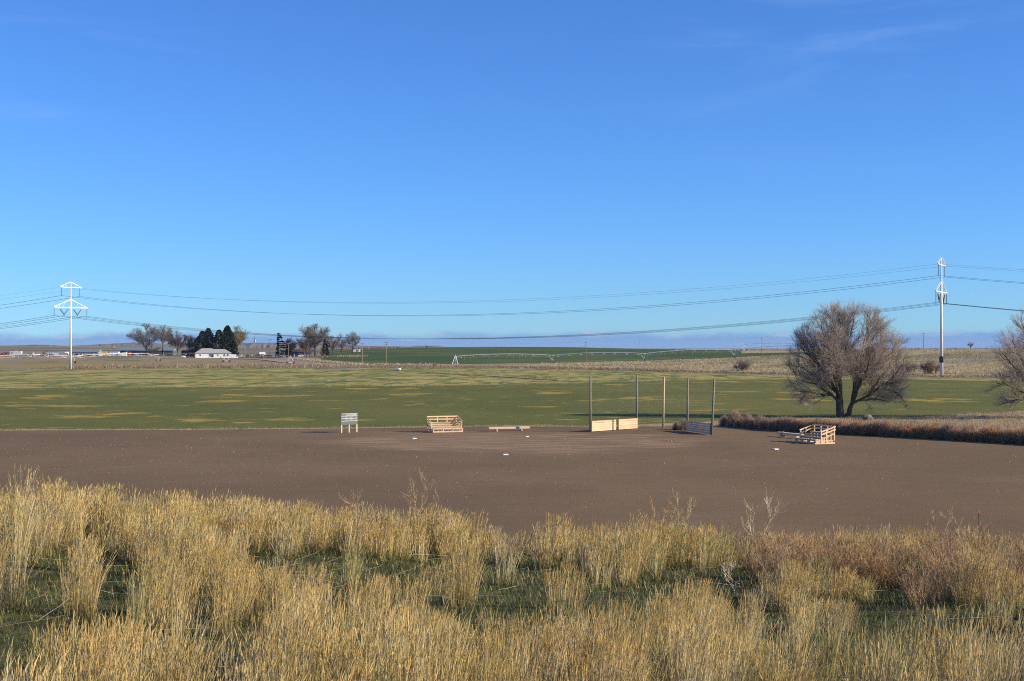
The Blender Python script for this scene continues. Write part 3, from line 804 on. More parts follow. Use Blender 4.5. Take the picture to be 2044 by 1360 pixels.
bare_tree(682, 905, 12.5, 9, 'thin bare tree second from the right of the farm trees', col=(.20, .16, .15), dense=.5)
bare_tree(704, 880, 14, 8, 'slender bare tree standing alone at the edge of the green hill', col=(.17, .135, .12), dense=.55, trunk_h=.3)
bare_tree(1937, 690, 3.6, 3.2, 'tiny bare tree on the ridge right of the tall pylon', col=(.15, .12, .11), dense=.35)
bare_tree(618, 892, 6, 10, 'low grey thicket tree beside the blue house', col=(.19, .16, .14), dense=.8, trunk_h=.08)


def conifer(px, Y, h, w, label, n=4200, col=(.020, .030, .018), lobes=3, wind=0.0, gap=0.0):
    loc = at(px, Y); t = thing('conifer', label, 'tree', loc)
    MB().cyl((0, 0, -.3), (0, 0, h * .95), max(.2, h * .018), .05, 7).build('trunk', M['bark'], t)
    z = h * (.06 + .94 * rng.uniform(0, 1, n) ** 1.25); a = rng.uniform(0, 2 * math.pi, n)
    R = w / 2 * np.clip((1 - z / h), 0, 1) ** .62 * (.80 + .20 * np.sin(a * lobes + z * .9) + .12 * np.sin(a * 5 + z * 2.1))
    if wind: 
        k = np.floor(z / h * 13); a = k * 2.4 + rng.normal(size=n) * .9; R = w / 2 * np.clip(1 - z / h, .05, 1) ** .8 * (1 + wind * np.cos(a)); z = z - (z / h * 13 - k - .5) * h / 13 * .55
    u = rng.uniform(.25, 1, n) ** .6; x = R * u * np.cos(a); y = R * u * np.sin(a)
    zz = z - .12 * R * u + (0 if not wind else .25 * np.maximum(x, 0) * 0)
    B = np.stack([x, y, zz], 1); D = norm(np.stack([np.cos(a), np.sin(a), rng.uniform(-.45, .5, n)], 1) + rng.normal(size=(n, 3)) * .35)
    Ln = h * rng.uniform(.03, .06, n); P = B[:, None] + D[:, None] * (Ln[:, None, None] * np.linspace(0, 1, 3)[None, :, None])
    Wd = np.array([[.6, 1., .15]]) * (h * .016) * np.ones((n, 1)); S = Soup()
    c = np.array(col)[None] * rng.uniform(.6, 1.5, (n, 1)); c[:, 0] *= rng.uniform(.9, 1.5, n)
    S.add(ribbons(P, Wd, norm(np.cross(D, rdir(n)))), c); S.build('crown', M['leaf'], t)
    if gap:
        pass
    return t


conifer(404, 945, 17.0, 19, 'broad dark evergreen directly behind the white house', 5200)
conifer(416, 950, 19.0, 15, 'dark pointed evergreen rising behind the white house roof', 3600)
conifer(437, 945, 18.0, 17, 'dark evergreen in the middle of the evergreen clump', 3600)
conifer(454, 950, 20.8, 18, 'tallest dark evergreen beside the yellowish tree', 5200)
conifer(556, 915, 15.5, 9.5, 'ragged windswept conifer left of the blue house', 2600, wind=.75)
conifer(649, 900, 11.0, 7, 'small dark conifer between the bare trees', 2000)


def bush(px, Y, h, w, label, col, n=230, name='bush'):
    loc = at(px, Y); t = thing(name, label, 'bush', loc)
    a = rng.uniform(0, 2 * math.pi, 26); q = rng.uniform(.2, .95, 26)
    st = np.stack([np.stack([np.cos(a) * q * w * .30, np.sin(a) * q * w * .30, a * 0 - .1], 1), np.stack([np.cos(a) * q * w * .36, np.sin(a) * q * w * .36, np.full(26, h * .4)], 1), np.stack([np.cos(a) * q * w * .48, np.sin(a) * q * w * .48, h * rng.uniform(.35, 1, 26) * (1.1 - .6 * q)], 1)], 1)
    env = ((0, 0, h * .4), (w / 2, w / 2, h * .62)); c = np.array(col)
    L1 = grow(st, n * 2, .0, 1, (.3, .8), (h * .2, h * .4), .15, 4, env); L2 = grow(L1, n * 8, .1, 1, (.3, .9), (h * .1, h * .25), .1, 3, env)
    crown_twigs(t, [st], 'stems', [c * .6], [(.05, .03)]); crown_twigs(t, [L1, L2], 'twigs', [c * .8, c * 1.1], [(.025, .018), (.018, .014)])


bush(1856, 470, 4.8, 8.0, 'dark bare bush left of the tall pylon foot', (.17, .13, .12))
bush(1812, 480, 4.4, 8.0, 'pale bare bush behind the right side of the big tree', (.27, .22, .18))
bush(1484, 535, 4.2, 8.5, 'grey bare bush on the ditch behind the backstop', (.23, .185, .16))
bush(868, 672, 1.8, 2.6, 'small orange-brown bush on the ditch bank left of the pivot centre', (.42, .22, .09), 60)


# ------------------------------------------------------------------ irrigation pivots
def pivot(label, pts, first_is_center, hp=4.0, drops=8):
    t = thing('irrigation_pivot', label, 'irrigation pivot', at(*pts[0])); o = np.array(t.location)
    G = [np.array(at(px, Y)) - o for px, Y in pts]
    tops = [g + np.array([0, 0, hp]) for g in G]
    for i in range(len(pts) - 1):
        a, b = tops[i], tops[i + 1]; L = np.linalg.norm(b - a); d = norm(b - a); perp = norm(np.cross(d, [0, 0, 1.]))
        n = drops; s = np.linspace(0, 1, 2 * n + 1); P = a[None] + (b - a)[None] * s[:, None]; P[:, 2] += 1.25 * 4 * s * (1 - s) * .8
        sp = link('span_pipe', new_mesh('span_pipe', *tubes(P[None], np.full((1, len(s)), .17 if first_is_center else .10), 6)), M['steel'], t)
        tr = MB(); low = []
        for k in range(1, 2 * n, 2):
            q = P[k] + np.array([0, 0, -1.05])
            for sg in (-1, 1):
                f = q + perp * .55 * sg; tr.beam(P[k - 1] + (P[k] - P[k - 1]) * .5, f, .06, .06); tr.beam(P[k], f, .06, .06)
            low.append(q)
        for sg in (-1, 1):
            pl = [a] + [q + perp * .55 * sg for q in low] + [b]
            for u, v in zip(pl[:-1], pl[1:]): tr.beam(u, v, .035, .035)
        tr.build('truss', M['steel'], t)
        dr = MB()
        for k in range(0, 2 * n): 
            q = P[k] * .5 + P[k + 1] * .5; dr.cyl(q, q + np.array([0, 0, -2.2]), .015, .015, 4)
        dr.build('drop_hoses', M['galv'], t)['kind'] = 'stuff'
    for i, g in enumerate(G):
        j = min(i, len(G) - 2); d = norm(tops[j + 1] - tops[j]); perp = norm(np.cross(d, [0, 0, 1.])); top = tops[i]
        if i == 0 and first_is_center:
            m = MB()
            for sx in (-1, 1):
                for sy in (-1, 1):
                    m.beam(g + d * sx * 1.5 + perp * sy * 1.5, top + d * sx * .25 + perp * sy * .25, .16, .16)
            for k, f in ((.35, 1.05), (.65, .66), (0.02, 1.5)):
                zz = np.array([0, 0, hp * k + .1]); c4 = [g + zz + d * f * a_ + perp * f * b_ for a_, b_ in ((-1, -1), (1, -1), (1, 1), (-1, 1))]
                for u in range(4): m.beam(c4[u], c4[(u + 1) % 4], .11, .11)
            m.cyl(g, top + np.array([0, 0, .8]), .12, .10, 8); m.build('pivot_frame', M['steel'], t)
            b = g + d * 1.6; MB().box(b[0] - .3, b[0] + .3, b[1] - .3, b[1] + .3, b[2] + 1., b[2] + 2.1).build('control_box', M['bluehouse'], t)
        else:
            m = MB(); zz = np.array([0, 0, .75])
            for s in (-1, 1):
                m.beam(g + zz + perp * s * 2.0, top + perp * s * .15, .11, .11); m.beam(g + zz + perp * s * 2.0, top - d * 2.2 + np.array([0, 0, .1]), .07, .07)
            m.beam(g + zz - perp * 2.0, g + zz + perp * 2.0, .16, .16); m.build('drive_tower', M['galv'], t)
            for s in (-1, 1):
                c = g + perp * s * 1.9 + np.array([0, 0, .62]); w = MB(); w.cyl(c - d * .17, c + d * .17, .62, .62, 14); w.build('wheel', M['rubber'], t)
            MB().box(*sum([[top[i] - e, top[i] + e] for i, e in ((0, .25), (1, .25), (2, .3))], [])).build('control_box', M['steel'], t)


pivot('long arched irrigation pivot with A-frame centre on the green hill', [(909, 742), (1104, 738), (1287, 728), (1467, 722), (1628, 712), (1760, 704)], True, 4.0)
pivot('irrigation pivot boom crossing the brown field in front of the farm', [(-60, 735), (146, 770), (316, 815), (452, 800), (580, 748)], False, 3.9, 6)
pivot('small distant irrigation pivot on the skyline above the green hill', [(1466, 1010), (1485, 1010), (1600, 960)], False, 4.2, 5)


# ------------------------------------------------------------------ utility poles
def utility(px, Y, h, label, arm=2.4, transformer=False, arms=1, dark=False):
    t = thing('utility_pole', label, 'utility pole', at(px, Y), random.uniform(-.25, .25), 'wooden utility poles')
    MB().cyl((0, 0, -.4), (0, 0, h), .19, .12, 8).build('pole', M['insul'] if dark else M['utility'], t)
    for k in range(arms):
        z = h - .35 - k * .9; MB().box(-arm / 2, arm / 2, -.19, -.06, z - .08, z + .08).build('crossarm', M['insul'] if dark else M['utility'], t)
        for x in (-arm * .45, -arm * .15, arm * .15, arm * .45): MB().cyl((x, -.12, z + .08), (x, -.12, z + .3), .06, .05, 6).build('insulator', M['whitepaint'], t)
    if transformer:
        for s in (-1, 1): MB().cyl((s * .45, 0, h - 3.6), (s * .45, 0, h - 2.3), .3, .3, 10).build('transformer', M['whitepaint'], t)


utility(508.5, 980, 13.5, 'pale utility pole with two transformers behind the farm yard', 3.2, True, 2)
utility(539, 990, 11.5, 'dark utility pole left of the windswept conifer', 3.2, dark=True)
utility(576, 830, 10.0, 'grey utility pole in front of the blue house', 1.6)
utility(642.5, 790, 10.5, 'utility pole in front of the broad bare tree', 2.2)
utility(723, 745, 10.9, 'utility pole left of a pair at the foot of the green hill', 2.6)
utility(771, 745, 11.6, 'utility pole right of a pair at the foot of the green hill', 2.6, arms=2)
utility(1169.5, 735, 10.8, 'utility pole behind the leftmost backstop pole', 1.8)
utility(1521, 730, 10.0, 'utility pole on the pasture left of the big bare tree', 1.8)
utility(1844, 690, 8.6, 'utility pole on the ridge between the big tree and the pylon', 2.0)
utility(489.5, 905, 7.5, 'short thin yard pole beside the white pickup', .8)


def span(a, b, sag, r, label, m='wirelight'):
    a, b = np.array(a), np.array(b); s = np.linspace(0, 1, 20)[:, None]; P = a + (b - a) * s; P[:, 2:3] -= 4 * sag * s * (1 - s)
    o = link('utility_wire', new_mesh('utility_wire', *tubes((P - a)[None], np.full((1, 20), r), 4)), M[m]); o.location = a
    tag(o, label, 'power line', 'wires of the wooden pole line')


pp = [(771, 745, 11.5), (1169.5, 735, 10.7), (1521, 730, 9.9), (1844, 690, 8.5)]
for (a, b, w) in ((0, 1, 'across the green hill skyline to the pole behind the backstop'), (1, 2, 'from behind the backstop to the pole left of the big tree'), (2, 3, 'behind the big bare tree up to the ridge pole')):
    A, B = pp[a], pp[b]; span(at(A[0], A[1], A[2]), at(B[0], B[1], B[2]), 1.0, .035, 'thin bright utility wire ' + w)
span(at(1844, 690, 8.5), at(2300, 640, 9.0), .8, .035, 'thin bright utility wire from the ridge pole towards the right edge')


# ------------------------------------------------------------------ pipes, wheel line, posts, rocks
def pipe_line(name, pts, r, label, cat, risers=0, m='galv', dz=.12):
    P = np.array([at(px, Y, dz) for px, Y in pts]); d = np.r_[0, np.cumsum(np.linalg.norm(np.diff(P, axis=0), axis=1))]; s = np.linspace(0, d[-1], 30)
    Q = np.stack([np.interp(s, d, P[:, i]) for i in range(3)], 1); o = thing(name, label, cat, tuple(Q[0]))
    link('pipe', new_mesh('pipe', *tubes((Q - Q[0])[None], np.full((1, 30), r), 6)), M[m], o)
    if risers:
        R = np.stack([np.interp(np.linspace(0, d[-1], risers), d, P[:, i]) for i in range(3)], 1) - Q[0]
        for q in R: MB().cyl(q, q + np.array([0, 0, 1.0]), .05, .04, 5).build('riser', M['insul'], o)
    return o


fy = lambda y: H * F / (y - HY)
pipe_line('hand_line', [(850, fy(744.5)), (950, fy(750)), (1110, fy(760.5))], .10, 'thin irrigation hand line with upright risers crossing the stubble field', 'irrigation pipe', 16, 'straw')
pipe_line('hand_line', [(632, fy(735.6)), (720, fy(737.3)), (797, fy(740.5))], .10, 'pale irrigation pipe lying along the ditch bank in the stubble field', 'irrigation pipe')
pipe_line('hand_line', [(1780, 560), (1890, 550), (2140, 540)], .12, 'pale irrigation pipe lying across the tawny pasture slope', 'irrigation pipe', 0, 'galv', .35)
# wheel line in the ditch at the right
wl = thing('wheel_line', 'side-roll irrigation wheel line along the ditch right of the pylon', 'irrigation pipe', at(1885, 449)); o0 = np.array(wl.location)
A = np.array(at(1885, 449)) + (0, 0, .95) - o0; B = np.array(at(2150, 436)) + (0, 0, .95) - o0
MB().cyl(A, B, .07, .07, 6).build('pipe', M['galv'], wl)
dW = norm(B - A)
for px in (1900, 1913, 1964, 1976, 2060):
    f = (px - 1885) / (2150 - 1885); c = A + (B - A) * f; a = np.linspace(0, 2 * math.pi, 25); u = norm(np.cross(dW, [0, 0, 1.])); 
    ring = c[None] + .95 * (np.cos(a)[:, None] * u[None] + np.sin(a)[:, None] * np.array([[0, 0, 1.]]))
    w = link('wheel', new_mesh('wheel', *tubes(ring[None], np.full((1, 25), .035), 5)), M['galv'], wl)
    sp = MB()
    for k in range(0, 24, 4): sp.beam(c, ring[k], .02, .02)
    sp.build('spokes', M['galv'], w)


def rock(loc, s, label, m='rock', name='rock', cat='rock'):
    n1, n2 = 8, 5; vs = []; fs = []
    for i in range(n2 + 1):
        ph = math.pi * i / n2
        for j in range(n1):
            th = 2 * math.pi * j / n1; k = random.uniform(.8, 1.15); vs.append((s[0] * k * math.sin(ph) * math.cos(th), s[1] * k * math.sin(ph) * math.sin(th), s[2] * (1 - math.cos(ph)) * .9 - .05))
    for i in range(n2):
        for j in range(n1): fs.append((i * n1 + j, i * n1 + (j + 1) % n1, (i + 1) * n1 + (j + 1) % n1, (i + 1) * n1 + j))
    o = MB().add(vs, fs).build(name, M[m]); o.location = loc; return tag(o, label, cat)


rock((at_flat(1731, 839)[0], 181.4, 0), (.75, .6, .45), 'grey boulder on the track right of the big tree trunk')
rock(at(797, 585, 0), (.9, .6, .55), 'white rounded tank lying in the stubble field', 'whitepaint', 'water_tank', 'tank')
rock(at(1474, 535, 0), (.8, .6, .6), 'small white object beside the grey bush on the ditch', 'whitepaint', 'white_boulder', 'rock')
b = MB().box(-2.0, 2.0, -.5, .5, 0, .9).build('straw_bale', M['straw']); b.location = at(406, 655); tag(b, 'yellow straw bale lying on the weedy ditch bank', 'straw bale')
for px, pt, pb, lab in ((1331.5, 1018, 1052, 'thin dark fence post standing in the grass right of centre'), (1955.5, 1018, 1066, 'thin dark fence post in the brown brush at the right')):
    Y = 33.5; X = (px - 1022) / F * Y; zt = H - (pt - HY) / F * Y; z0 = float(bank_z(X, Y)) - .1
    p = thing('fence_post', lab, 'fence post', (X, Y, z0), .4, 'steel fence posts')
    MB().beam((0, 0, 0), (-.03, 0, zt - z0), .035, .006, (0, 1, 0)).beam((0, .012, 0), (-.03, .012, zt - z0), .006, .03, (0, 1, 0)).build('tee_bar', M['insul'], p)
    MB().beam((-.03, 0, zt - z0 - .07), (-.03, 0, zt - z0 + .004), .04, .012, (0, 1, 0)).build('painted_tip', M['redpaint'], p)


# ------------------------------------------------------------------ farm buildings and vehicles
def win(x0, x1, z0, z1, y, parent, m='glass'):
    w = MB().box(x0, x1, y - .06, y - .004, z0, z1).build('window', M[m], parent)
    f = MB()
    f.box(x0 - .08, x1 + .08, y - .09, y - .005, z1, z1 + .1); f.box(x0 - .08, x1 + .08, y - .09, y - .005, z0 - .1, z0)
    f.box(x0 - .08, x0, y - .088, y - .006, z0, z1); f.box(x1, x1 + .08, y - .088, y - .006, z0, z1)
    f.build('window_frame', M['whitepaint'], w)


def hip(m, x0, x1, y0, y1, z0, z1, inset):
    ym = (y0 + y1) / 2
    m.add([(x0, y0, z0), (x1, y0, z0), (x1, y1, z0), (x0, y1, z0), (x0 + inset, ym, z1), (x1 - inset, ym, z1)],
          [(0, 1, 5, 4), (1, 2, 5), (2, 3, 4, 5), (3, 0, 4), (3, 2, 1, 0)])


def white_house():
    Y = 905; mp = Y / F; t = thing('farmhouse', 'white single-storey farmhouse with grey hipped roof before the evergreens', 'house', at(390, Y, -.1), .22); W = 70 * mp; D = 10
    w = MB(); w.box(0, 8.2, 0, D, 0, 3.0); w.box(8.2, 11.6, 1.8, D, 0, 3.0); w.box(11.6, W, 0, D, 0, 3.0); w.build('wall', M['vinyl'], t)
    r = MB(); hip(r, -.6, 15.0, -.6, D + .6, 3.02, 6.1, 4.6); hip(r, 4.0, W + .6, -.55, D + .55, 3.0, 5.6, 4.4); r.build('roof', M['shingle'], t)
    win(2.6, 3.6, 1.2, 2.2, 0, t); win(13.6, 14.4, 1.3, 2.1, 0, t); win(17.6, 18.5, 1.0, 2.4, 0, t); win(19.8, 20.7, 1.0, 2.4, 0, t)
    win(8.5, 9.4, 1.2, 2.4, 1.8, t); MB().box(10.0, 11.0, 1.74, 1.797, .1, 2.2).build('door', M['darkwall'], t)
    MB().box(8.2, 11.6, -.3, 1.79, 0, .35).build('porch', M['whitepaint'], t)
    for x in (8.4, 11.4): MB().box(x - .07, x + .07, .05, .2, .35, 3.0).build('porch_post', M['whitepaint'], t)
    MB().cyl((12.1, 2.6, 4.2), (12.1, 2.6, 5.3), .14, .14, 8).build('vent_pipe', M['whitepaint'], t)


white_house()


def shed(name, label, px0, px1, Y, hw, hr, D, wall, roof, cat='shed', wins=(), style='gable', doors=(), rz=0.0):
    t = thing(name, label, cat, at(px0, Y, -.1), rz); W = (px1 - px0) * Y / F
    MB().box(0, W, 0, D, 0, hw).build('wall', M[wall], t); r = MB()
    if style == 'gable': r.prismx([(-.35, hw + .01), (D + .35, hw + .01), (D / 2, hw + hr)], -.3, W + .3)
    elif style == 'flat': r.box(-.15, W + .15, -.15, D + .15, hw + .005, hw + hr)
    elif style == 'lean': r.prism([(-.2, hw + .01), (W + .2, hw + .01), (W + .2, hw + hr)], -.2, D + .2)
    r.build('roof', M[roof], t)
    for (a, b, z0, z1) in wins: win(a * W, b * W, z0, z1, 0, t)
    for (a, b, z1, m) in doors: MB().box(a * W, b * W, -.05, -.004, 0.05, z1).build('door', M[m], t)
    return t


shed('machine_shed', 'long grey metal shed with a row of dark windows right of the left pylon', 143, 196, 925, 2.6, 1.9, 9, 'greywall', 'metalroof',
     wins=[(f, f + .045, .9, 1.9) for f in (.03, .20, .34, .48, .63, .78, .93)])
shed('storage_building', 'long low white building left of the left pylon', 95, 131, 928, 2.6, .35, 7, 'vinyl', 'metalroof', style='flat', doors=((.1, .15, 2.0, 'teal'),))
shed('barn', 'long blue-grey barn behind the leftmost bare trees', 236, 345, 965, 3.2, 2.4, 12, 'darkwall', 'metalroof', 'barn', wins=[(.5, .53, 1, 2), (.8, .83, 1, 2)])
shed('brick_outbuilding', 'red-brown outbuilding between the barn and the white house', 362, 388, 955, 2.8, 1.2, 8, 'brickred', 'brown', wins=[(.2, .3, 1, 2), (.7, .8, 1, 2)])
shed('teal_shed', 'small teal shed in the junk yard at far left', 56, 65, 935, 2.0, .2, 3, 'teal', 'teal', style='flat', doors=((.35, .6, 1.7, 'greywall'),))
shed('blue_shed', 'low pale blue shed behind the junk at the far left edge', 6, 20, 960, 2.0, .8, 5, 'metalroof', 'metalroof', doors=((.3, .5, 1.8, 'darkwall'),))
shed('grey_shed', 'small grey box shed left of the long white building', 85, 92, 935, 2.6, .15, 3, 'greywall', 'brown', style='flat', doors=((.3, .6, 2., 'darkwall'),))
shed('white_shed', 'white shed with a red base stripe right of the grey shed', 219, 236, 925, 2.7, .12, 4, 'vinyl', 'vinyl', style='flat', wins=[(.22, .38, 1.3, 2.1)], doors=((.05, .45, .6, 'redpaint'),))
shed('lean_to', 'white lean-to shed with a sloping roof beside the barn', 236.5, 252, 924, 1.9, .8, 5, 'vinyl', 'whitepaint', style='lean', doors=((.15, .5, .7, 'teal'),))
shed('red_lean_to', 'dark red open-ended shed at the lean-to corner', 252.5, 257.5, 925, 2.4, .4, 5, 'redpaint', 'redpaint', style='lean', doors=((.2, .8, 1.9, 'darkwall'),))
shed('blue_house', 'deep blue house with brown roof below the bare trees', 569, 607, 915, 3.0, 2.2, 9, 'bluehouse', 'brown', 'house', wins=[(.08, .18, 1.0, 2.1), (.68, .88, .9, 2.1)], doors=((.45, .52, 2.1, 'whitepaint'),))
shed('hilltop_trailer', 'white camper parked on the skyline beside the lone slender tree', 704, 718, 1020, 1.7, .3, 3, 'vinyl', 'whitepaint', 'camper', style='flat', doors=((.55, .7, 1.5, 'darkwall'),), wins=[(.82, .93, .8, 1.3)])
shed('white_hut', 'small white hut between bare trees right of the blue house', 640, 648, 905, 1.8, 1.0, 3, 'vinyl', 'rust', doors=((.4, .65, 1.6, 'darkwall'),))


def car(px, Y, label, paint, kind='car', rz=0.0, L=4.6, cat='car', name='parked_car'):
    t = thing(name, label, cat, at(px, Y), rz, 'vehicles around the farm'); Wd = 1.8; h = L / 2
    if kind == 'car': pr = [(-h, .35), (h, .35), (h, .85), (h * .55, .95), (h * .2, 1.45), (-h * .5, 1.45), (-h * .85, .98), (-h, .9)]; wb = [(h * .46, .98), (h * .17, 1.38), (-h * .46, 1.38), (-h * .72, .98)]
    elif kind == 'pickup': pr = [(-h, .5), (h, .5), (h, 1.05), (h * .5, 1.15), (h * .3, 1.85), (-h * .12, 1.85), (-h * .16, 1.1), (-h, 1.1)]; wb = [(h * .44, 1.2), (h * .27, 1.75), (-h * .08, 1.75), (-h * .1, 1.2)]
    elif kind == 'box': pr = [(-h, .5), (h, .5), (h, 1.3), (h * .85, 2.0), (h * .55, 2.0), (h * .55, 2.9), (-h, 2.9)]; wb = [(h * .93, 1.35), (h * .82, 1.92), (h * .6, 1.92), (h * .6, 1.35)]
    else: pr = [(-h, .6), (h * .75, .6), (h, 1.5), (h, 2.9), (h * .9, 3.0), (-h, 3.0)]; wb = [(h * .8, 1.6), (h * .8, 2.2), (h * .5, 2.2), (h * .5, 1.6)]
    MB().prism(pr, -Wd / 2, Wd / 2).build('body', M[paint], t)
    MB().prism(wb, -Wd / 2 - .015, Wd / 2 + .015).build('side_windows', M['glass'], t)
    if kind == 'rv':
        for x in (-.6, -.1): MB().box(h * x, h * x + .9, -Wd / 2 - .02, -Wd / 2 - .004, 1.6, 2.2).build('window', M['glass'], t)
        MB().box(-.2, .7, -.4, .4, 3.002, 3.25).build('roof_unit', M['whitepaint'], t)
    for x in (-h * .6, h * .6):
        for s in (-1, 1):
            w = MB().cyl((x, s * (Wd / 2 - .1), .36), (x, s * (Wd / 2 + .03), .36), .36, .36, 12).build('wheel', M['rubber'], t)
            MB().cyl((x, s * (Wd / 2 + .03), .36), (x, s * (Wd / 2 + .04), .36), .19, .19, 8).build('rim', M['galv'], w)


car(467, 890, 'white box truck parked at the right end of the white farmhouse', 'white_car', 'box', .2, 5.2, 'truck', 'box_truck')
car(480.5, 930, 'yellow car right of the white box truck', 'yellow', 'car', .1)
car(494, 935, 'dark car among the vehicles right of the yellow car', 'dark_car', 'car', .2, 5.2)
car(503, 945, 'rusty brown pickup in the middle of the farm yard', 'rust', 'pickup', 3.2, 5.4, 'pickup', 'pickup_truck')
car(515, 930, 'dark blue pickup left of the brick gate pillar', 'bluehouse', 'pickup', .1, 5.4, 'pickup', 'pickup_truck')
car(533, 925, 'dark car right of the brick gate pillar', 'dark_car', 'car', .05, 4.8)
car(546, 922, 'dark red car left of the windswept conifer', 'red_car', 'car', .05, 4.8)
car(525, 950, 'white van behind the dark cars in the yard', 'white_car', 'box', .3, 5.0, 'van', 'van')
car(602, 900, 'white car parked in front of the blue house', 'white_car', 'car', .4, 4.6)
car(32, 930, 'white motorhome with dark windows in the junk yard at far left', 'white_car', 'rv', 3.14, 7.6, 'motorhome', 'motorhome')
car(17.5, 922, 'orange car left of the white motorhome', 'orange', 'car', .1, 4.4)
car(4, 920, 'faded red farm truck cut by the left edge', 'redpaint', 'pickup', 0, 5.6, 'pickup', 'pickup_truck')
car(76.5, 922, 'white pickup right of the teal shed', 'white_car', 'pickup', .3, 5.0, 'pickup', 'pickup_truck')
car(48.5, 925, 'grey car between the motorhome and the teal shed', 'grey_car', 'car', .2, 4.4)
car(89, 922, 'rusty red pickup below the small grey box shed', 'rust', 'pickup', 3.1, 4.8, 'pickup', 'pickup_truck')
car(102, 920, 'dark car before the long white building', 'dark_car', 'car', .2, 4.2)
car(125, 918, 'grey box truck at the right end of the long white building', 'grey_car', 'box', .1, 4.8, 'truck', 'box_truck')
car(201, 922, 'white pickup right of the long grey shed', 'white_car', 'pickup', .1, 4.8, 'pickup', 'pickup_truck')
car(209.5, 925, 'pale yellow box truck left of the white shed', 'straw', 'box', .1, 3.6, 'truck', 'box_truck')
car(155, 916, 'dark car in front of the long grey shed, leftmost of two', 'dark_car', 'car', .1, 4.4)
car(163, 914, 'white car in front of the long grey shed, beside a dark car', 'white_car', 'car', .1, 4.0)
car(182, 914, 'dark flatbed pickup in front of the long grey shed', 'dark_car', 'pickup', .1, 6.5, 'pickup', 'pickup_truck')
car(62, 918, 'white car in front of the small teal shed', 'grey_car', 'car', 3.0, 4.2)
# propane tank, derrick, rusty hoist, pillar, rust pile
t = thing('propane_tank', 'white propane tank on the lawn left of the white farmhouse', 'tank', at(366, 890))
MB().cyl((-1.0, 0, .9), (1.0, 0, .9), .62, .62, 14).cyl((-1.25, 0, .9), (-1.0, 0, .9), .35, .62, 14).cyl((1.0, 0, .9), (1.25, 0, .9), .62, .35, 14).build('tank', M['whitepaint'], t, False)
for x in (-.7, .7): MB().box(x - .1, x + .1, -.4, .4, 0, .42).build('leg', M['galv'], t)
t = thing('derrick', 'small lattice derrick standing behind the white shed', 'derrick', at(228, 945)); m = MB()
for sx in (-1, 1):
    for sy in (-1, 1): m.beam((sx * 1.5, sy * 1.5, 0), (sx * .15, sy * .15, 6.6), .16, .16)
m.build('leg_frame', M['galv'], t); m = MB()
for k, f in ((1.6, 1.17), (3.2, .85), (4.8, .5)):
    c4 = [(f, f, k), (-f, f, k), (-f, -f, k), (f, -f, k)]
    for u in range(4): m.beam(c4[u], c4[(u + 1) % 4], .12, .12)
m.build('cross_braces', M['galv'], t)
t = thing('rusty_hoist', 'rusty upright hoist at the left end of the long white building', 'hoist', at(93.5, 922))
MB().box(-.5, .5, -.4, .4, 0, 1.0).build('base', M['rust'], t); MB().beam((0, 0, 1), (.4, 0, 4.0), .5, .5, (0, 1, 0)).build('mast', M['rust'], t); MB().beam((.4, 0, 3.8), (-.8, 0, 2.8), .25, .25).build('jib', M['rust'], t)
t = thing('gate_pillar', 'orange-brown brick pillar in the farm yard right of the lawn', 'pillar', at(523.5, 880))
MB().box(-.9, .9, -.9, .9, 0, 2.6).build('shaft', M['brickred'], t); MB().box(-1.1, 1.1, -1.1, 1.1, 2.603, 2.85).build('cap', M['brown'], t)
rock(at(654, 903), (1.8, 1.2, 1.1), 'rust-coloured heap right of the small white hut', 'rust', 'rust_heap', 'heap')

# farm road
P = np.array([at(px, Y, .12) for px, Y in ((470, 893), (500, 880), (530, 860), (560, 820), (590, 775), (618, 735), (640, 712))])
e = np.array([(6., 0, 0)] * 7); V = np.concatenate([P - e, P + e]); Q = np.array([[i, i + 7, i + 8, i + 1] for i in range(6)])
tag(link('farm_road', new_mesh('farm_road', V, Q), M['road']), kind='structure')


# ------------------------------------------------------------------ weeds and tufts far off (stuff)
def tufts(name, X, Y, z, h, n_b, w, cols, label, cat, spread=.5, lean=.35):
    """upright blades round each point"""
    N = len(X); n = N * n_b; k = np.repeat(np.arange(N), n_b); hh = np.repeat(h, n_b) * rng.uniform(.5, 1.1, n)
    B = np.stack([X[k] + rng.normal(size=n) * spread, Y[k] + rng.normal(size=n) * spread, z[k] - .05], 1)
    D = norm(np.stack([rng.normal(size=n) * lean, rng.normal(size=n) * lean, np.ones(n)], 1)); s = np.linspace(0, 1, 3)[None, :, None]
    P = B[:, None] + D[:, None] * hh[:, None, None] * s; P[:, 2, :2] += rng.normal(size=(n, 2)) * hh[:, None] * .12
    a = rng.uniform(0, math.pi, n); U = np.stack([np.cos(a), np.sin(a), 0 * a], 1)
    c = np.array(cols)[rng.integers(0, len(cols), N)][k] * rng.uniform(.7, 1.25, (n, 1)); S = Soup(); S.add(ribbons(P, np.array([[1, .8, .15]]) * w * np.ones((n, 1)), U), c)
    return tag(S.build(name, M['blade']), label, cat, kind='stuff')


def along(pts, n, wd, hl):
    """scatter along a list of (px, Y) with depth spread wd; hl (lo, hi) heights"""
    P = np.array([at(px, Y)[:2] for px, Y in pts]); d = np.r_[0, np.cumsum(np.linalg.norm(np.diff(P, axis=0), axis=1))]; s = rng.uniform(0, d[-1], n)
    X = np.interp(s, d, P[:, 0]) + rng.normal(size=n) * wd * .3; Y = np.interp(s, d, P[:, 1]) + rng.normal(size=n) * wd
    return X, Y, gz_many(X, Y), rng.uniform(hl[0], hl[1], n)


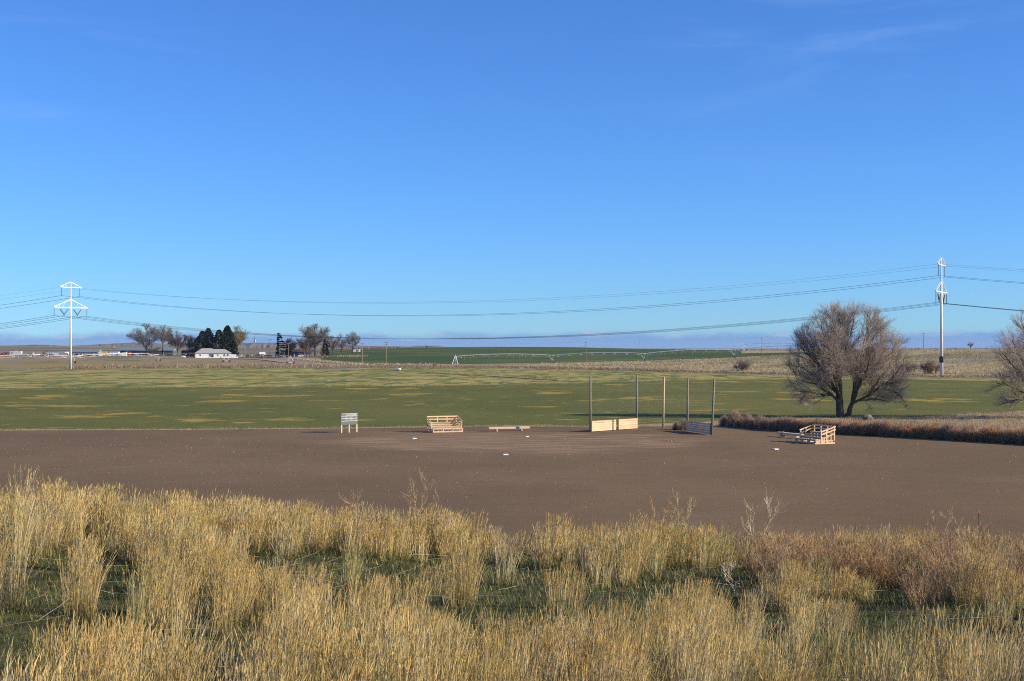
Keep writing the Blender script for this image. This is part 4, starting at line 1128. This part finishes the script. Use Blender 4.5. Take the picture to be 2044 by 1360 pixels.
K4Y = lambda px: float(H * F / (np.interp(px, PXC, k4y) - HY))
lnL = [(px, K4Y(px) + 12) for px in (90, 150, 300, 450, 600, 700, 850, 1000)]
lnL2 = [(px, K4Y(px) + 16) for px in (165, 300, 400, 500, 660)]
lnR = [(px, K4Y(px) + 10) for px in (1000, 1150, 1300, 1450, 1600, 1750, 1900, 2044, 2300)]
W1 = [(.40, .33, .22), (.24, .17, .12), (.30, .22, .15), (.17, .13, .10)]
tufts('ditch_weeds', *along(lnL, 2600, 6, (.4, 1.1)), 7, .06, W1, 'dry brown weeds along the far ditch bank', 'weeds', 1.2, .9)
tufts('ditch_brush', *along(lnL2, 4200, 6, (1.0, 2.5)), 8, .06, [(.46, .39, .28), (.30, .21, .15), (.24, .165, .125), (.40, .33, .23)], 'tall pale brown brush heaped on the ditch bank before the farm', 'brush', 1.3, .95)
tufts('ditch_grass', *along(lnR, 1500, 4, (.5, 1.3)), 6, .08, W1, 'dry weeds along the ditch below the tawny pasture', 'weeds', 1.0, .8)
tufts('fence_row_weeds', *along([(585, 860), (620, 815), (650, 780), (690, 740), (722, 712), (790, 705), (870, 700)], 700, 2.0, (.9, 1.7)), 7, .10, [(.50, .43, .32), (.42, .35, .25)], 'pale tumbleweed row curving along the fence right of the farm road', 'weeds', .9, .9)
tufts('farm_weeds', *along([(600, 890), (650, 885), (700, 880), (722, 872)], 350, 6, (.6, 1.4)), 6, .12, [(.28, .2, .14), (.34, .26, .18)], 'brown weeds under the farm trees', 'weeds', .9)
tufts('ridge_brush', *along([(1340, 1085), (1450, 1010), (1600, 905), (1750, 800), (1900, 741), (2044, 702)], 500, 8, (.5, 1.3)), 6, .10, [(.22, .17, .12), (.30, .24, .17)], 'low scrub along the pasture ridge line', 'scrub', 1.0)
tufts('hill_brush', *along([(690, 1150), (740, 1145), (790, 1148)], 160, 10, (.8, 1.8)), 6, .16, [(.2, .14, .11), (.26, .19, .14)], 'brown scrub on the left end of the green hill crest', 'scrub', 1.2)
n = 9000; px = rng.uniform(1080, 2200, n); f = rng.uniform(0, 1, n) ** 1.2; Yk, zk = knots(px)
Yt = Yk[5] * (1 - f) + np.where(px > 1680, Yk[7], Yk[6]) * f; zt = np.array([np.interp(Yt[i], Yk[:, i], zk[:, i]) for i in range(n)])
tufts('pasture_tufts', (px - 1022) / F * Yt, Yt, zt, rng.uniform(.3, .75, n), 5, .07, [(.46, .39, .25), (.40, .33, .20), (.5, .44, .3), (.2, .18, .1)], 'dry bunch grass tufts over the tawny pasture', 'grass', .35)
# verge between the hedge and the green field
n = 4200; px = rng.uniform(1425, 2150, n); f = rng.uniform(.05, 1, n); Yk, zk = knots(px); Yt = Yk[1] * (1 - f) + Yk[2] * f
tufts('verge_grass', (px - 1022) / F * Yt, Yt, 0 * Yt, rng.uniform(.18, .55, n) * np.clip((px - 1400) / 350, .5, 1.2), 7, .014, [(.46, .37, .24), (.40, .31, .2), (.33, .25, .17), (.2, .18, .09)], 'dry grass on the verge behind the brush hedge', 'grass', .18)
n = 1500; px = rng.uniform(-150, 1430, n); Yt = flatY(k1(px)) + rng.uniform(-.8, 2.6, n)
tufts('field_edge_grass', (px - 1022) / F * Yt, Yt, 0 * Yt, rng.uniform(.08, .3, n), 7, .012, [(.38, .33, .2), (.2, .22, .08), (.12, .17, .05), (.44, .38, .22)], 'ragged pale grass along the edge of the dirt field', 'grass', .2)


n = 2200; px = rng.uniform(-150, 2100, n); Yt = flatY(k3(px)) + rng.normal(size=n) * 7.0 + 3 * np.sin(px * .021)
tufts('field_border_grass', (px - 1022) / F * Yt, Yt, 0 * Yt, rng.uniform(.05, .26, n), 6, .03, [(.50, .40, .22), (.44, .32, .19), (.40, .34, .16)], 'pale dry grass along the border between the green and the stubble field', 'grass', .5)


# ------------------------------------------------------------------ tumbleweed hedge
def weed_ball(c, r, n, col, w=.0085):
    """dense ball of fine curving twigs growing from its foot"""
    a = rng.uniform(0, 2 * math.pi, n); el = rng.uniform(.03, 1.5, n); R = rng.uniform(.55, 1.08, n) * r
    E = np.stack([np.cos(a) * np.cos(el) * R, np.sin(a) * np.cos(el) * R, np.sin(el) * R * 1.5], 1)
    s = rng.uniform(.1, .5, n)[:, None]; B = E * s; mid = (B + E) / 2 + rng.normal(size=(n, 3)) * .08 * r
    P = np.stack([B, mid, E + rng.normal(size=(n, 3)) * .05 * r], 1) + np.array(c)[None, None]; P[:, :, 2] = np.maximum(P[:, :, 2], c[2] + .01)
    cc = np.array(col)[None] * rng.uniform(.65, 1.3, (n, 1))
    return ribbons(P, np.array([[w, w * .8, w * .4]]) * np.ones((n, 1)), rdir(n)), cc


S = Soup(); hl = [(px, float(k1(px))) for px in np.arange(1470, 2200, 7.5)]
for px, py in hl:
    for rep in range(2):
        x, y, _ = at_flat(px + rng.normal() * 3, py - .5); k = (px - 1462) / 600
        r = rng.uniform(.66, 1.15); y += r * .8 + rng.uniform(0, 1.6) * rep; x += r * .5 + rng.uniform(0, 1.0) * rep
        redd = rng.uniform(0, 1) * np.clip(k * 1.6, .15, 1); col = np.array((.34, .245, .18)) * (1 - redd) + np.array((.54, .29, .125)) * redd
        S.add(*weed_ball((x, y, 0), r, 1250, col))
tag(S.build('tumbleweed_hedge', M['twig']), 'dense brown tumbleweed hedge along the right edge of the dirt field', 'hedge', kind='stuff')
for (px, py, r, n, col, lab) in ((1467, 851.5, 1.25, 4600, (.42, .31, .235), 'largest round tumbleweed heap at the left end of the hedge, beside the backstop'),
                                 (1446, 850.5, .85, 2400, (.42, .315, .24), 'rounded tumbleweed between the backstop and the largest heap'),
                                 (1350, 858, .62, 1500, (.36, .26, .18), 'brown tumbleweed caught behind the backstop wires'),
                                 (1366, 859, .85, 2000, (.34, .245, .18), 'larger tumbleweed lodged against the shaded backstop panel'),
                                 (1563, 872.5, .42, 800, (.36, .26, .18), 'small tumbleweed caught under the far end of the half-hidden bench')):
    x, y, _ = at_flat(px, py); VQ, cc = weed_ball((0, 0, 0), r, n, col); T = Soup(); T.add(VQ, cc); o = T.build('tumbleweed', M['twig']); o.location = (x, y, 0); tag(o, lab, 'tumbleweed', 'single tumbleweeds')

# stones scattered on the dirt
n = 15000; Yt = 46 + 100 * rng.uniform(0, 1, n) ** 1.1; X = rng.uniform(-.42, .42, n) * Yt; s = rng.uniform(.0035, .013, n) * (1 + Yt / 120) * np.where(rng.uniform(0, 1, n) > .95, 1.8, 1)
cube = np.array([(-1, -1, -.6), (1, -1, -.6), (1, 1, -.6), (-1, 1, -.6), (-.7, -.6, .8), (.6, -.7, .7), (.7, .6, .9), (-.6, .7, .7)]); fq = np.array([(0, 1, 5, 4), (1, 2, 6, 5), (2, 3, 7, 6), (3, 0, 4, 7), (4, 5, 6, 7)])
ang = rng.uniform(0, 6.28, n); ca, sa = np.cos(ang), np.sin(ang); L = cube[None] * s[:, None, None] * rng.uniform(.7, 1.3, (n, 8, 1))
V = np.stack([L[..., 0] * ca[:, None] - L[..., 1] * sa[:, None] + X[:, None], L[..., 0] * sa[:, None] + L[..., 1] * ca[:, None] + Yt[:, None], L[..., 2] + s[:, None] * .4], -1).reshape(-1, 3)
Q = (np.arange(n)[:, None, None] * 8 + fq[None]).reshape(-1, 4); cc = np.where(rng.uniform(0, 1, (n, 1)) > .55, np.array([[.31, .26, .20]]), np.array([[.13, .10, .08]])) * rng.uniform(.7, 1.2, (n, 1))
S = Soup(); S.add((V, Q), cc); tag(S.build('field_stones', M['stone']), 'small pale stones and clods scattered over the dirt field', 'stones', kind='stuff')

# ------------------------------------------------------------------ foreground grass on the bank
CLR = [(1000, 1150, 1.25), (930, 1190, 1.1), (850, 1190, 1.0), (1060, 1120, .9), (640, 1150, .8), (1150, 1120, .8), (1420, 1150, .8), (0, 1300, .7), (10, 1340, .7), (110, 1180, .6), (600, 1130, .5), (1340, 1190, .7),
       (1090, 1190, .7), (470, 1060, .45), (230, 1060, .45), (1760, 1220, .7), (1250, 1225, .6), (1900, 1330, .6), (430, 1330, .5), (2030, 1290, .5), (700, 1200, .6)]
clr = [(*on_bank(px, py), r) for px, py, r in CLR]


def grass_field():
    n0 = 3400; Y = rng.uniform(10.2, 37.5, n0); X = rng.uniform(-16.5, 16.5, n0); keep = np.abs(X) < .372 * Y + 1.6
    X, Y = X[keep], Y[keep]
    # patchiness: smooth random field of about a metre, stretched a little along the slope
    gx, gy = 44, 34; field = rng.uniform(-1, 1, (gx, gy)); fld2 = rng.uniform(-1, 1, (gx, gy))
    def samp(fl, x, y):
        u = (x + 18) / 36 * (gx - 2); v = (y - 9) / 30 * (gy - 2); i0 = u.astype(int); j0 = v.astype(int); fu, fv = u - i0, v - j0
        fu, fv = fu * fu * (3 - 2 * fu), fv * fv * (3 - 2 * fv)
        return (fl[i0, j0] * (1 - fu) + fl[i0 + 1, j0] * fu) * (1 - fv) + (fl[i0, j0 + 1] * (1 - fu) + fl[i0 + 1, j0 + 1] * fu) * fv
    nz = samp(field, X, Y) * 1.1 + rng.normal(size=len(X)) * .22
    for cx, cy, r in clr: nz -= 4.0 * np.exp(-(((X - cx) / (r * 1.15)) ** 2 + ((Y - cy) / (r * 1.7)) ** 2) ** 1.5)
    px = 1022 + F * X / Y
    for c, cy, hw, hd in ((1010, 21.3, 175, 4.9), (870, 23.0, 70, 3.6), (650, 23.2, 62, 3.0), (1425, 22.5, 70, 3.0), (5, 14.3, 60, 2.2), (105, 21.0, 45, 2.2), (1780, 17.5, 90, 2.2), (1300, 18.2, 60, 1.8), (480, 27.5, 25, 1.6), (235, 27.5, 25, 1.6)):
        nz -= 2.2 * np.exp(-(((px - c) / hw) ** 2 + ((Y - cy) / hd) ** 2) ** 2)
    for c, cy in ((920, 20.5), (926, 20.7), (911, 20.3), (933, 20.4), (918, 20.9), (1008, 24.0), (855, 22.2), (1100, 20.2), (1118, 19.6), (700, 22.0), (1400, 21.0), (1150, 20.2)):
        X = np.append(X, (c - 1022) / F * cy); Y = np.append(Y, cy); nz = np.append(nz, .35); px = np.append(px, c)
    nz -= np.clip((px - 1450) / 500, 0, 1) * np.clip((Y - 19) / 8, 0, 1) * 1.0          # brown brush takes over at the right
    nz += np.clip((Y - 26) / 3, 0, 1) * .9 + np.clip((17.5 - Y) / 4, 0, 1) * .5
    k = nz > -.24; X, Y, px, nz = X[k], Y[k], px[k], nz[k]; N = len(X)
    hc = (.70 + .20 * samp(fld2, X, Y) + rng.uniform(-.08, .10, N)) * (1 + .26 * np.clip((800 - px) / 800, 0, 1)) * np.where(rng.uniform(0, 1, N) > .9, 1.22, 1)
    hc *= np.clip(.72 + .5 * nz, .72, 1.05)
    hc *= np.where((px > 1450) & (Y > 18), .85, 1) * (1 - .42 * np.exp(-(((px - 1000) / 230) ** 2 + ((Y - 16.2) / 2.2) ** 2) ** 2)) * (1 - .3 * np.exp(-(((px - 650) / 110) ** 2 + ((Y - 18) / 2.0) ** 2) ** 2))
    rad = rng.uniform(.06, .20, N); nb = (rng.uniform(60, 150, N) * np.clip(1.25 - Y / 70, .7, 1.1)).astype(int)
    i = np.repeat(np.arange(N), nb); n = len(i)
    a = rng.uniform(0, 2 * math.pi, n); q = np.sqrt(rng.uniform(0, 1, n)) * rad[i]
    bx, by = X[i] + np.cos(a) * q, Y[i] + np.sin(a) * q; bz = bank_z(bx, by) - .02
    lean = rng.uniform(.01, .14, n); wind = .035
    D = np.stack([np.cos(a) * lean + wind + rng.normal(size=n) * .07, np.sin(a) * lean + rng.normal(size=n) * .07, np.ones(n)], 1); D = norm(D)
    wild = rng.uniform(0, 1, n) > .93; D[wild] = norm(D[wild] + rng.normal(size=(wild.sum(), 3)) * .45 * np.array([1, 1, .3]))
    h = hc[i] * rng.uniform(.55, 1.1, n); s = np.array([0, .45, .8, 1.0])
    P = np.stack([bx, by, bz], 1)[:, None] + D[:, None] * (h[:, None] * s[None])[..., None]
    bend = rng.normal(size=(n, 2)) * .05 + np.array([.025, 0]); P[:, :, :2] += bend[:, None] * (h[:, None] * s[None] ** 2.2)[..., None]
    P[:, :, 2] -= (np.abs(bend).sum(1)[:, None] * .3 * h[:, None] * s[None] ** 3)
    ua = rng.uniform(-.9, .9, n); U = np.stack([np.cos(ua), np.sin(ua), 0 * ua], 1)
    far = np.clip(by / 24, .8, 1.5)
    hue = np.array([(.68, .53, .235), (.76, .63, .33), (.58, .44, .18), (.66, .56, .36), (.46, .44, .19)]); clump = rng.choice(5, N, p=[.34, .22, .2, .14, .10])
    colr = hue[clump][i] * .6 + hue[rng.integers(0, 5, n)] * .4; colr *= rng.uniform(.62, 1.2, (n, 1))
    S = Soup(); w = .0024 * far[:, None] * np.array([[1.1, 1., .8, .5]]); colv = np.repeat(colr[:, None], 8, 1)
    g_ = rng.uniform(0, 1, n) > .65; lowc = np.where(g_[:, None], np.array([[.20, .21, .08]]), np.array([[.40, .32, .15]]))
    colv[:, :2] = (lowc * rng.uniform(.7, 1.2, (n, 1)))[:, None]; colv[:, 2:4] = colv[:, 2:4] * .75 + lowc[:, None] * .25
    S.add(ribbons(P, w * np.ones((n, 1)), U), colv.reshape(-1, 3))
    # seed heads: flattened spikes at the top of most stems
    hd = rng.uniform(0, 1, n) > .22; T = norm(P[hd, 3] - P[hd, 2]); m = hd.sum(); hl_ = rng.uniform(.06, .135, m); t0 = P[hd, 3] - T * .02
    Ph = t0[:, None] + T[:, None] * (hl_[:, None] * np.array([0, .4, 1.])[None])[..., None]; Ph[:, 2, :2] += (bend[hd] * 1.2 + np.array([.06, 0])) * hl_[:, None]
    wh = rng.uniform(.0042, .0072, m)[:, None] * far[hd][:, None] * np.array([[.7, 1., .15]])
    ch = colr[hd] * np.array([1.12, 1.08, .98]); S.add(ribbons(Ph, wh, U[hd]), ch)
    S.add(ribbons(Ph, wh * .9, norm(np.cross(U[hd], T))), ch * .95)
    tag(S.build('dry_grass', M['blade']), 'tall dry golden grass with seed heads covering the foreground bank', 'grass', kind='stuff')
    # lower leafy blades: arching straw and green leaves at the feet of the clumps
    m = int(n * .55); j = rng.integers(0, n, m); a2 = rng.uniform(0, 2 * math.pi, m); L = rng.uniform(.18, .48, m)
    D2 = np.stack([np.cos(a2), np.sin(a2), 0 * a2], 1); s2 = np.array([0, .5, 1.])
    B = np.stack([bx[j] + rng.normal(size=m) * .05, by[j] + rng.normal(size=m) * .05, bz[j]], 1)
    up = rng.uniform(.5, 1.1, m)
    P2 = B[:, None] + D2[:, None] * (L[:, None] * .55 * s2[None] ** 1.3)[..., None]; P2[:, :, 2] += L[:, None] * up[:, None] * np.array([0, .62, .72])[None]
    U2 = np.stack([-np.sin(a2), np.cos(a2), 0 * a2], 1); w2 = .0032 * far[j][:, None] * np.array([[1, .9, .2]])
    gcol = np.where(rng.uniform(0, 1, (m, 1)) > .5, np.array([[.15, .17, .05]]), np.array([[.46, .38, .21]])) * rng.uniform(.65, 1.25, (m, 1))
    S2 = Soup(); S2.add(ribbons(P2, w2, U2), gcol)
    # short green turf in the open patches
    m = 60000; Yg = rng.uniform(11, 34, m); Xg = rng.uniform(-1, 1, m) * (.372 * Yg + 1.0); a3 = rng.uniform(0, 6.28, m); L3 = rng.uniform(.05, .16, m)
    B = np.stack([Xg, Yg, bank_z(Xg, Yg) - .01], 1); P3 = np.stack([B, B + np.stack([np.cos(a3) * L3 * .5, np.sin(a3) * L3 * .5, L3], 1)], 1)
    gc = np.array([[.080, .105, .028]]) * rng.uniform(.6, 1.5, (m, 1)); dry = rng.uniform(0, 1, m) > .8; gc[dry] = np.array([.36, .29, .16]) * rng.uniform(.7, 1.2, (dry.sum(), 1))
    S2.add(ribbons(P3, np.array([[.006, .001]]) * np.ones((m, 1)) * np.clip(Yg / 18, .8, 1.6)[:, None], np.stack([np.sin(a3), -np.cos(a3), 0 * a3], 1)), gc)
    tag(S2.build('low_grass', M['blade']), 'green and straw-coloured low grass between the tall clumps', 'grass', kind='stuff')
    # dead litter stems lying over
    m = 420; Yl = rng.uniform(11, 30, m); Xl = rng.uniform(-1, 1, m) * (.372 * Yl + 1.0); a4 = rng.uniform(0, 6.28, m); L4 = rng.uniform(.3, .9, m); s4 = np.linspace(-.5, .5, 4)
    Q4 = np.stack([Xl[:, None] + np.cos(a4)[:, None] * L4[:, None] * s4, Yl[:, None] + np.sin(a4)[:, None] * L4[:, None] * s4], -1) + rng.normal(size=(m, 4, 2)) * .015
    zl = bank_z(Q4[..., 0], Q4[..., 1]) + rng.uniform(.04, .35, (m, 1)) + rng.normal(size=(m, 1)) * .1 * s4[None]
    S3 = Soup(); S3.add(tubes(np.concatenate([Q4, zl[..., None]], -1), np.full((m, 4), .0024), 3), np.array([[.50, .45, .36]]) * rng.uniform(.6, 1.15, (m, 1)))
    tag(S3.build('dead_stems', M['blade']), 'pale broken stems lying among the foreground grass', 'dead stems', kind='stuff')


grass_field()


# reddish brown kochia brush at the right of the bank and along its crest
def brush_field():
    S = Soup(); sp = []
    for k in range(190):
        px = rng.uniform(1500, 2130); py = rng.uniform(1075, 1190) + rng.uniform(0, 40) * (px > 1800); sp.append((px, py, rng.uniform(.4, .78)))
    for k in range(26): sp.append((rng.uniform(1080, 1560), rng.uniform(1085, 1105), rng.uniform(.2, .36)))
    sp += [(1130, 1092, .42), (1150, 1090, .38), (1740, 1085, .62), (1765, 1085, .6), (1800, 1090, .6), (1990, 1085, .6), (2020, 1085, .6), (1600, 1085, .5)]
    for px, py, hh in sp:
        x, y = on_bank(px, py); y = min(y, 35.0); x = (px - 1022) / F * y; z = float(bank_z(x, y)); ns = 16
        a = rng.uniform(0, 6.28, ns); q = rng.uniform(.15, .6, ns) * hh
        st = np.stack([np.stack([x + 0 * a, y + 0 * a, z + 0 * a], 1), np.stack([x + np.cos(a) * q * .5, y + np.sin(a) * q * .5, z + hh * .5 + 0 * a], 1), np.stack([x + np.cos(a) * q, y + np.sin(a) * q, z + hh * rng.uniform(.8, 1.15, ns)], 1)], 1)
        env = ((x, y, z + hh * .55), (hh * .75, hh * .75, hh * .65))
        L1 = grow(st, 60, .2, 1, (.3, .8), (hh * .22, hh * .5), .2, 4, env); L2 = grow(L1, 330, .05, 1, (.3, .9), (hh * .12, hh * .28), .15, 3, env)
        col = np.array([(.44, .30, .16), (.38, .24, .13), (.48, .36, .21), (.30, .20, .12)][rng.integers(0, 4)])
        for P, w in ((st, .0035), (L1, .0024), (L2, .0021)):
            m = len(P); S.add(ribbons(P, np.linspace(1, .5, P.shape[1])[None] * w * np.ones((m, 1)), rdir(m)), col[None] * rng.uniform(.65, 1.3, (m, 1)))
    tag(S.build('brown_brush', M['twig']), 'reddish brown twiggy weeds at the right side of the foreground bank', 'brush', kind='stuff')


brush_field()


def dead_weed(px, pt, pb, Yd, label, col):
    x = (px - 1022) / F * Yd; z = float(bank_z(x, Yd)); h = max(.5, H - (pt - HY) / F * Yd - z); t = thing('dead_weed', label, 'weed', (x, Yd, z), 0, 'dead branching weed stalks')
    st = polys([[(0, 0, -.02), (.03 * h, 0, h * .5), (.06 * h, .02, h)], [(.01, 0, h * .3), (-.12 * h, .05, h * .6), (-.16 * h, .06, h * .88)], [(.02, 0, h * .35), (.16 * h, -.05, h * .62), (.26 * h, -.06, h * .85)]], 6); st += 0
    st[:, 1:-1] += rng.normal(size=st[:, 1:-1].shape) * .01
    L1 = grow(st, 36, .3, 1, (.4, .9), (h * .12, h * .28), .3, 4); L2 = grow(L1, 110, .3, 1, (.4, .9), (h * .05, h * .12), .2, 3); c = np.array(col)
    crown_twigs(t, [st], 'stem', [c], [(.008, .004)]); crown_twigs(t, [L1, L2], 'twigs', [c, c * 1.05], [(.0036, .0022), (.0025, .0018)])


dead_weed(1520, 1000, 1060, 31.5, 'tall pale dead weed with forked branches right of centre', (.60, .50, .36))
dead_weed(842, 972, 1040, 31.5, 'tall yellowish dead weed left of centre before the dirt', (.50, .38, .20))
dead_weed(712, 990, 1030, 31.0, 'bushy brown dead weed at the grass crest below the scoreboard', (.44, .32, .18))
dead_weed(1345, 998, 1050, 32.0, 'thin yellowish dead weed beside the middle fence post', (.50, .39, .20))
dead_weed(1300, 1012, 1050, 32.0, 'thin rusty dead weed left of the middle fence post', (.46, .31, .16))
dead_weed(1885, 1030, 1080, 31.0, 'thin brown dead weed left of the right fence post', (.44, .32, .19))
dead_weed(1455, 1120, 1190, 23.0, 'pale forked dead weed in front of the green hollow', (.60, .52, .40))

# ------------------------------------------------------------------ thin air over the plain
HB = MB().box(-9000, 9000, -300, 10800, -7, 47)
hz = HB.build('haze', None); hm = bpy.data.materials.new('haze'); hm.use_nodes = True; hn = hm.node_tree; hn.nodes.clear()
ho = hn.nodes.new('ShaderNodeOutputMaterial'); hv = hn.nodes.new('ShaderNodeVolumePrincipled'); hv.inputs['Color'].default_value = (.58, .78, 1, 1); hv.inputs['Density'].default_value = 2.2e-5; hv.inputs['Anisotropy'].default_value = 0.0
hn.links.new(hv.outputs[0], ho.inputs['Volume']); hz.data.materials.append(hm); tag(hz, 'thin pale air haze over the whole plain', 'haze', kind='stuff')
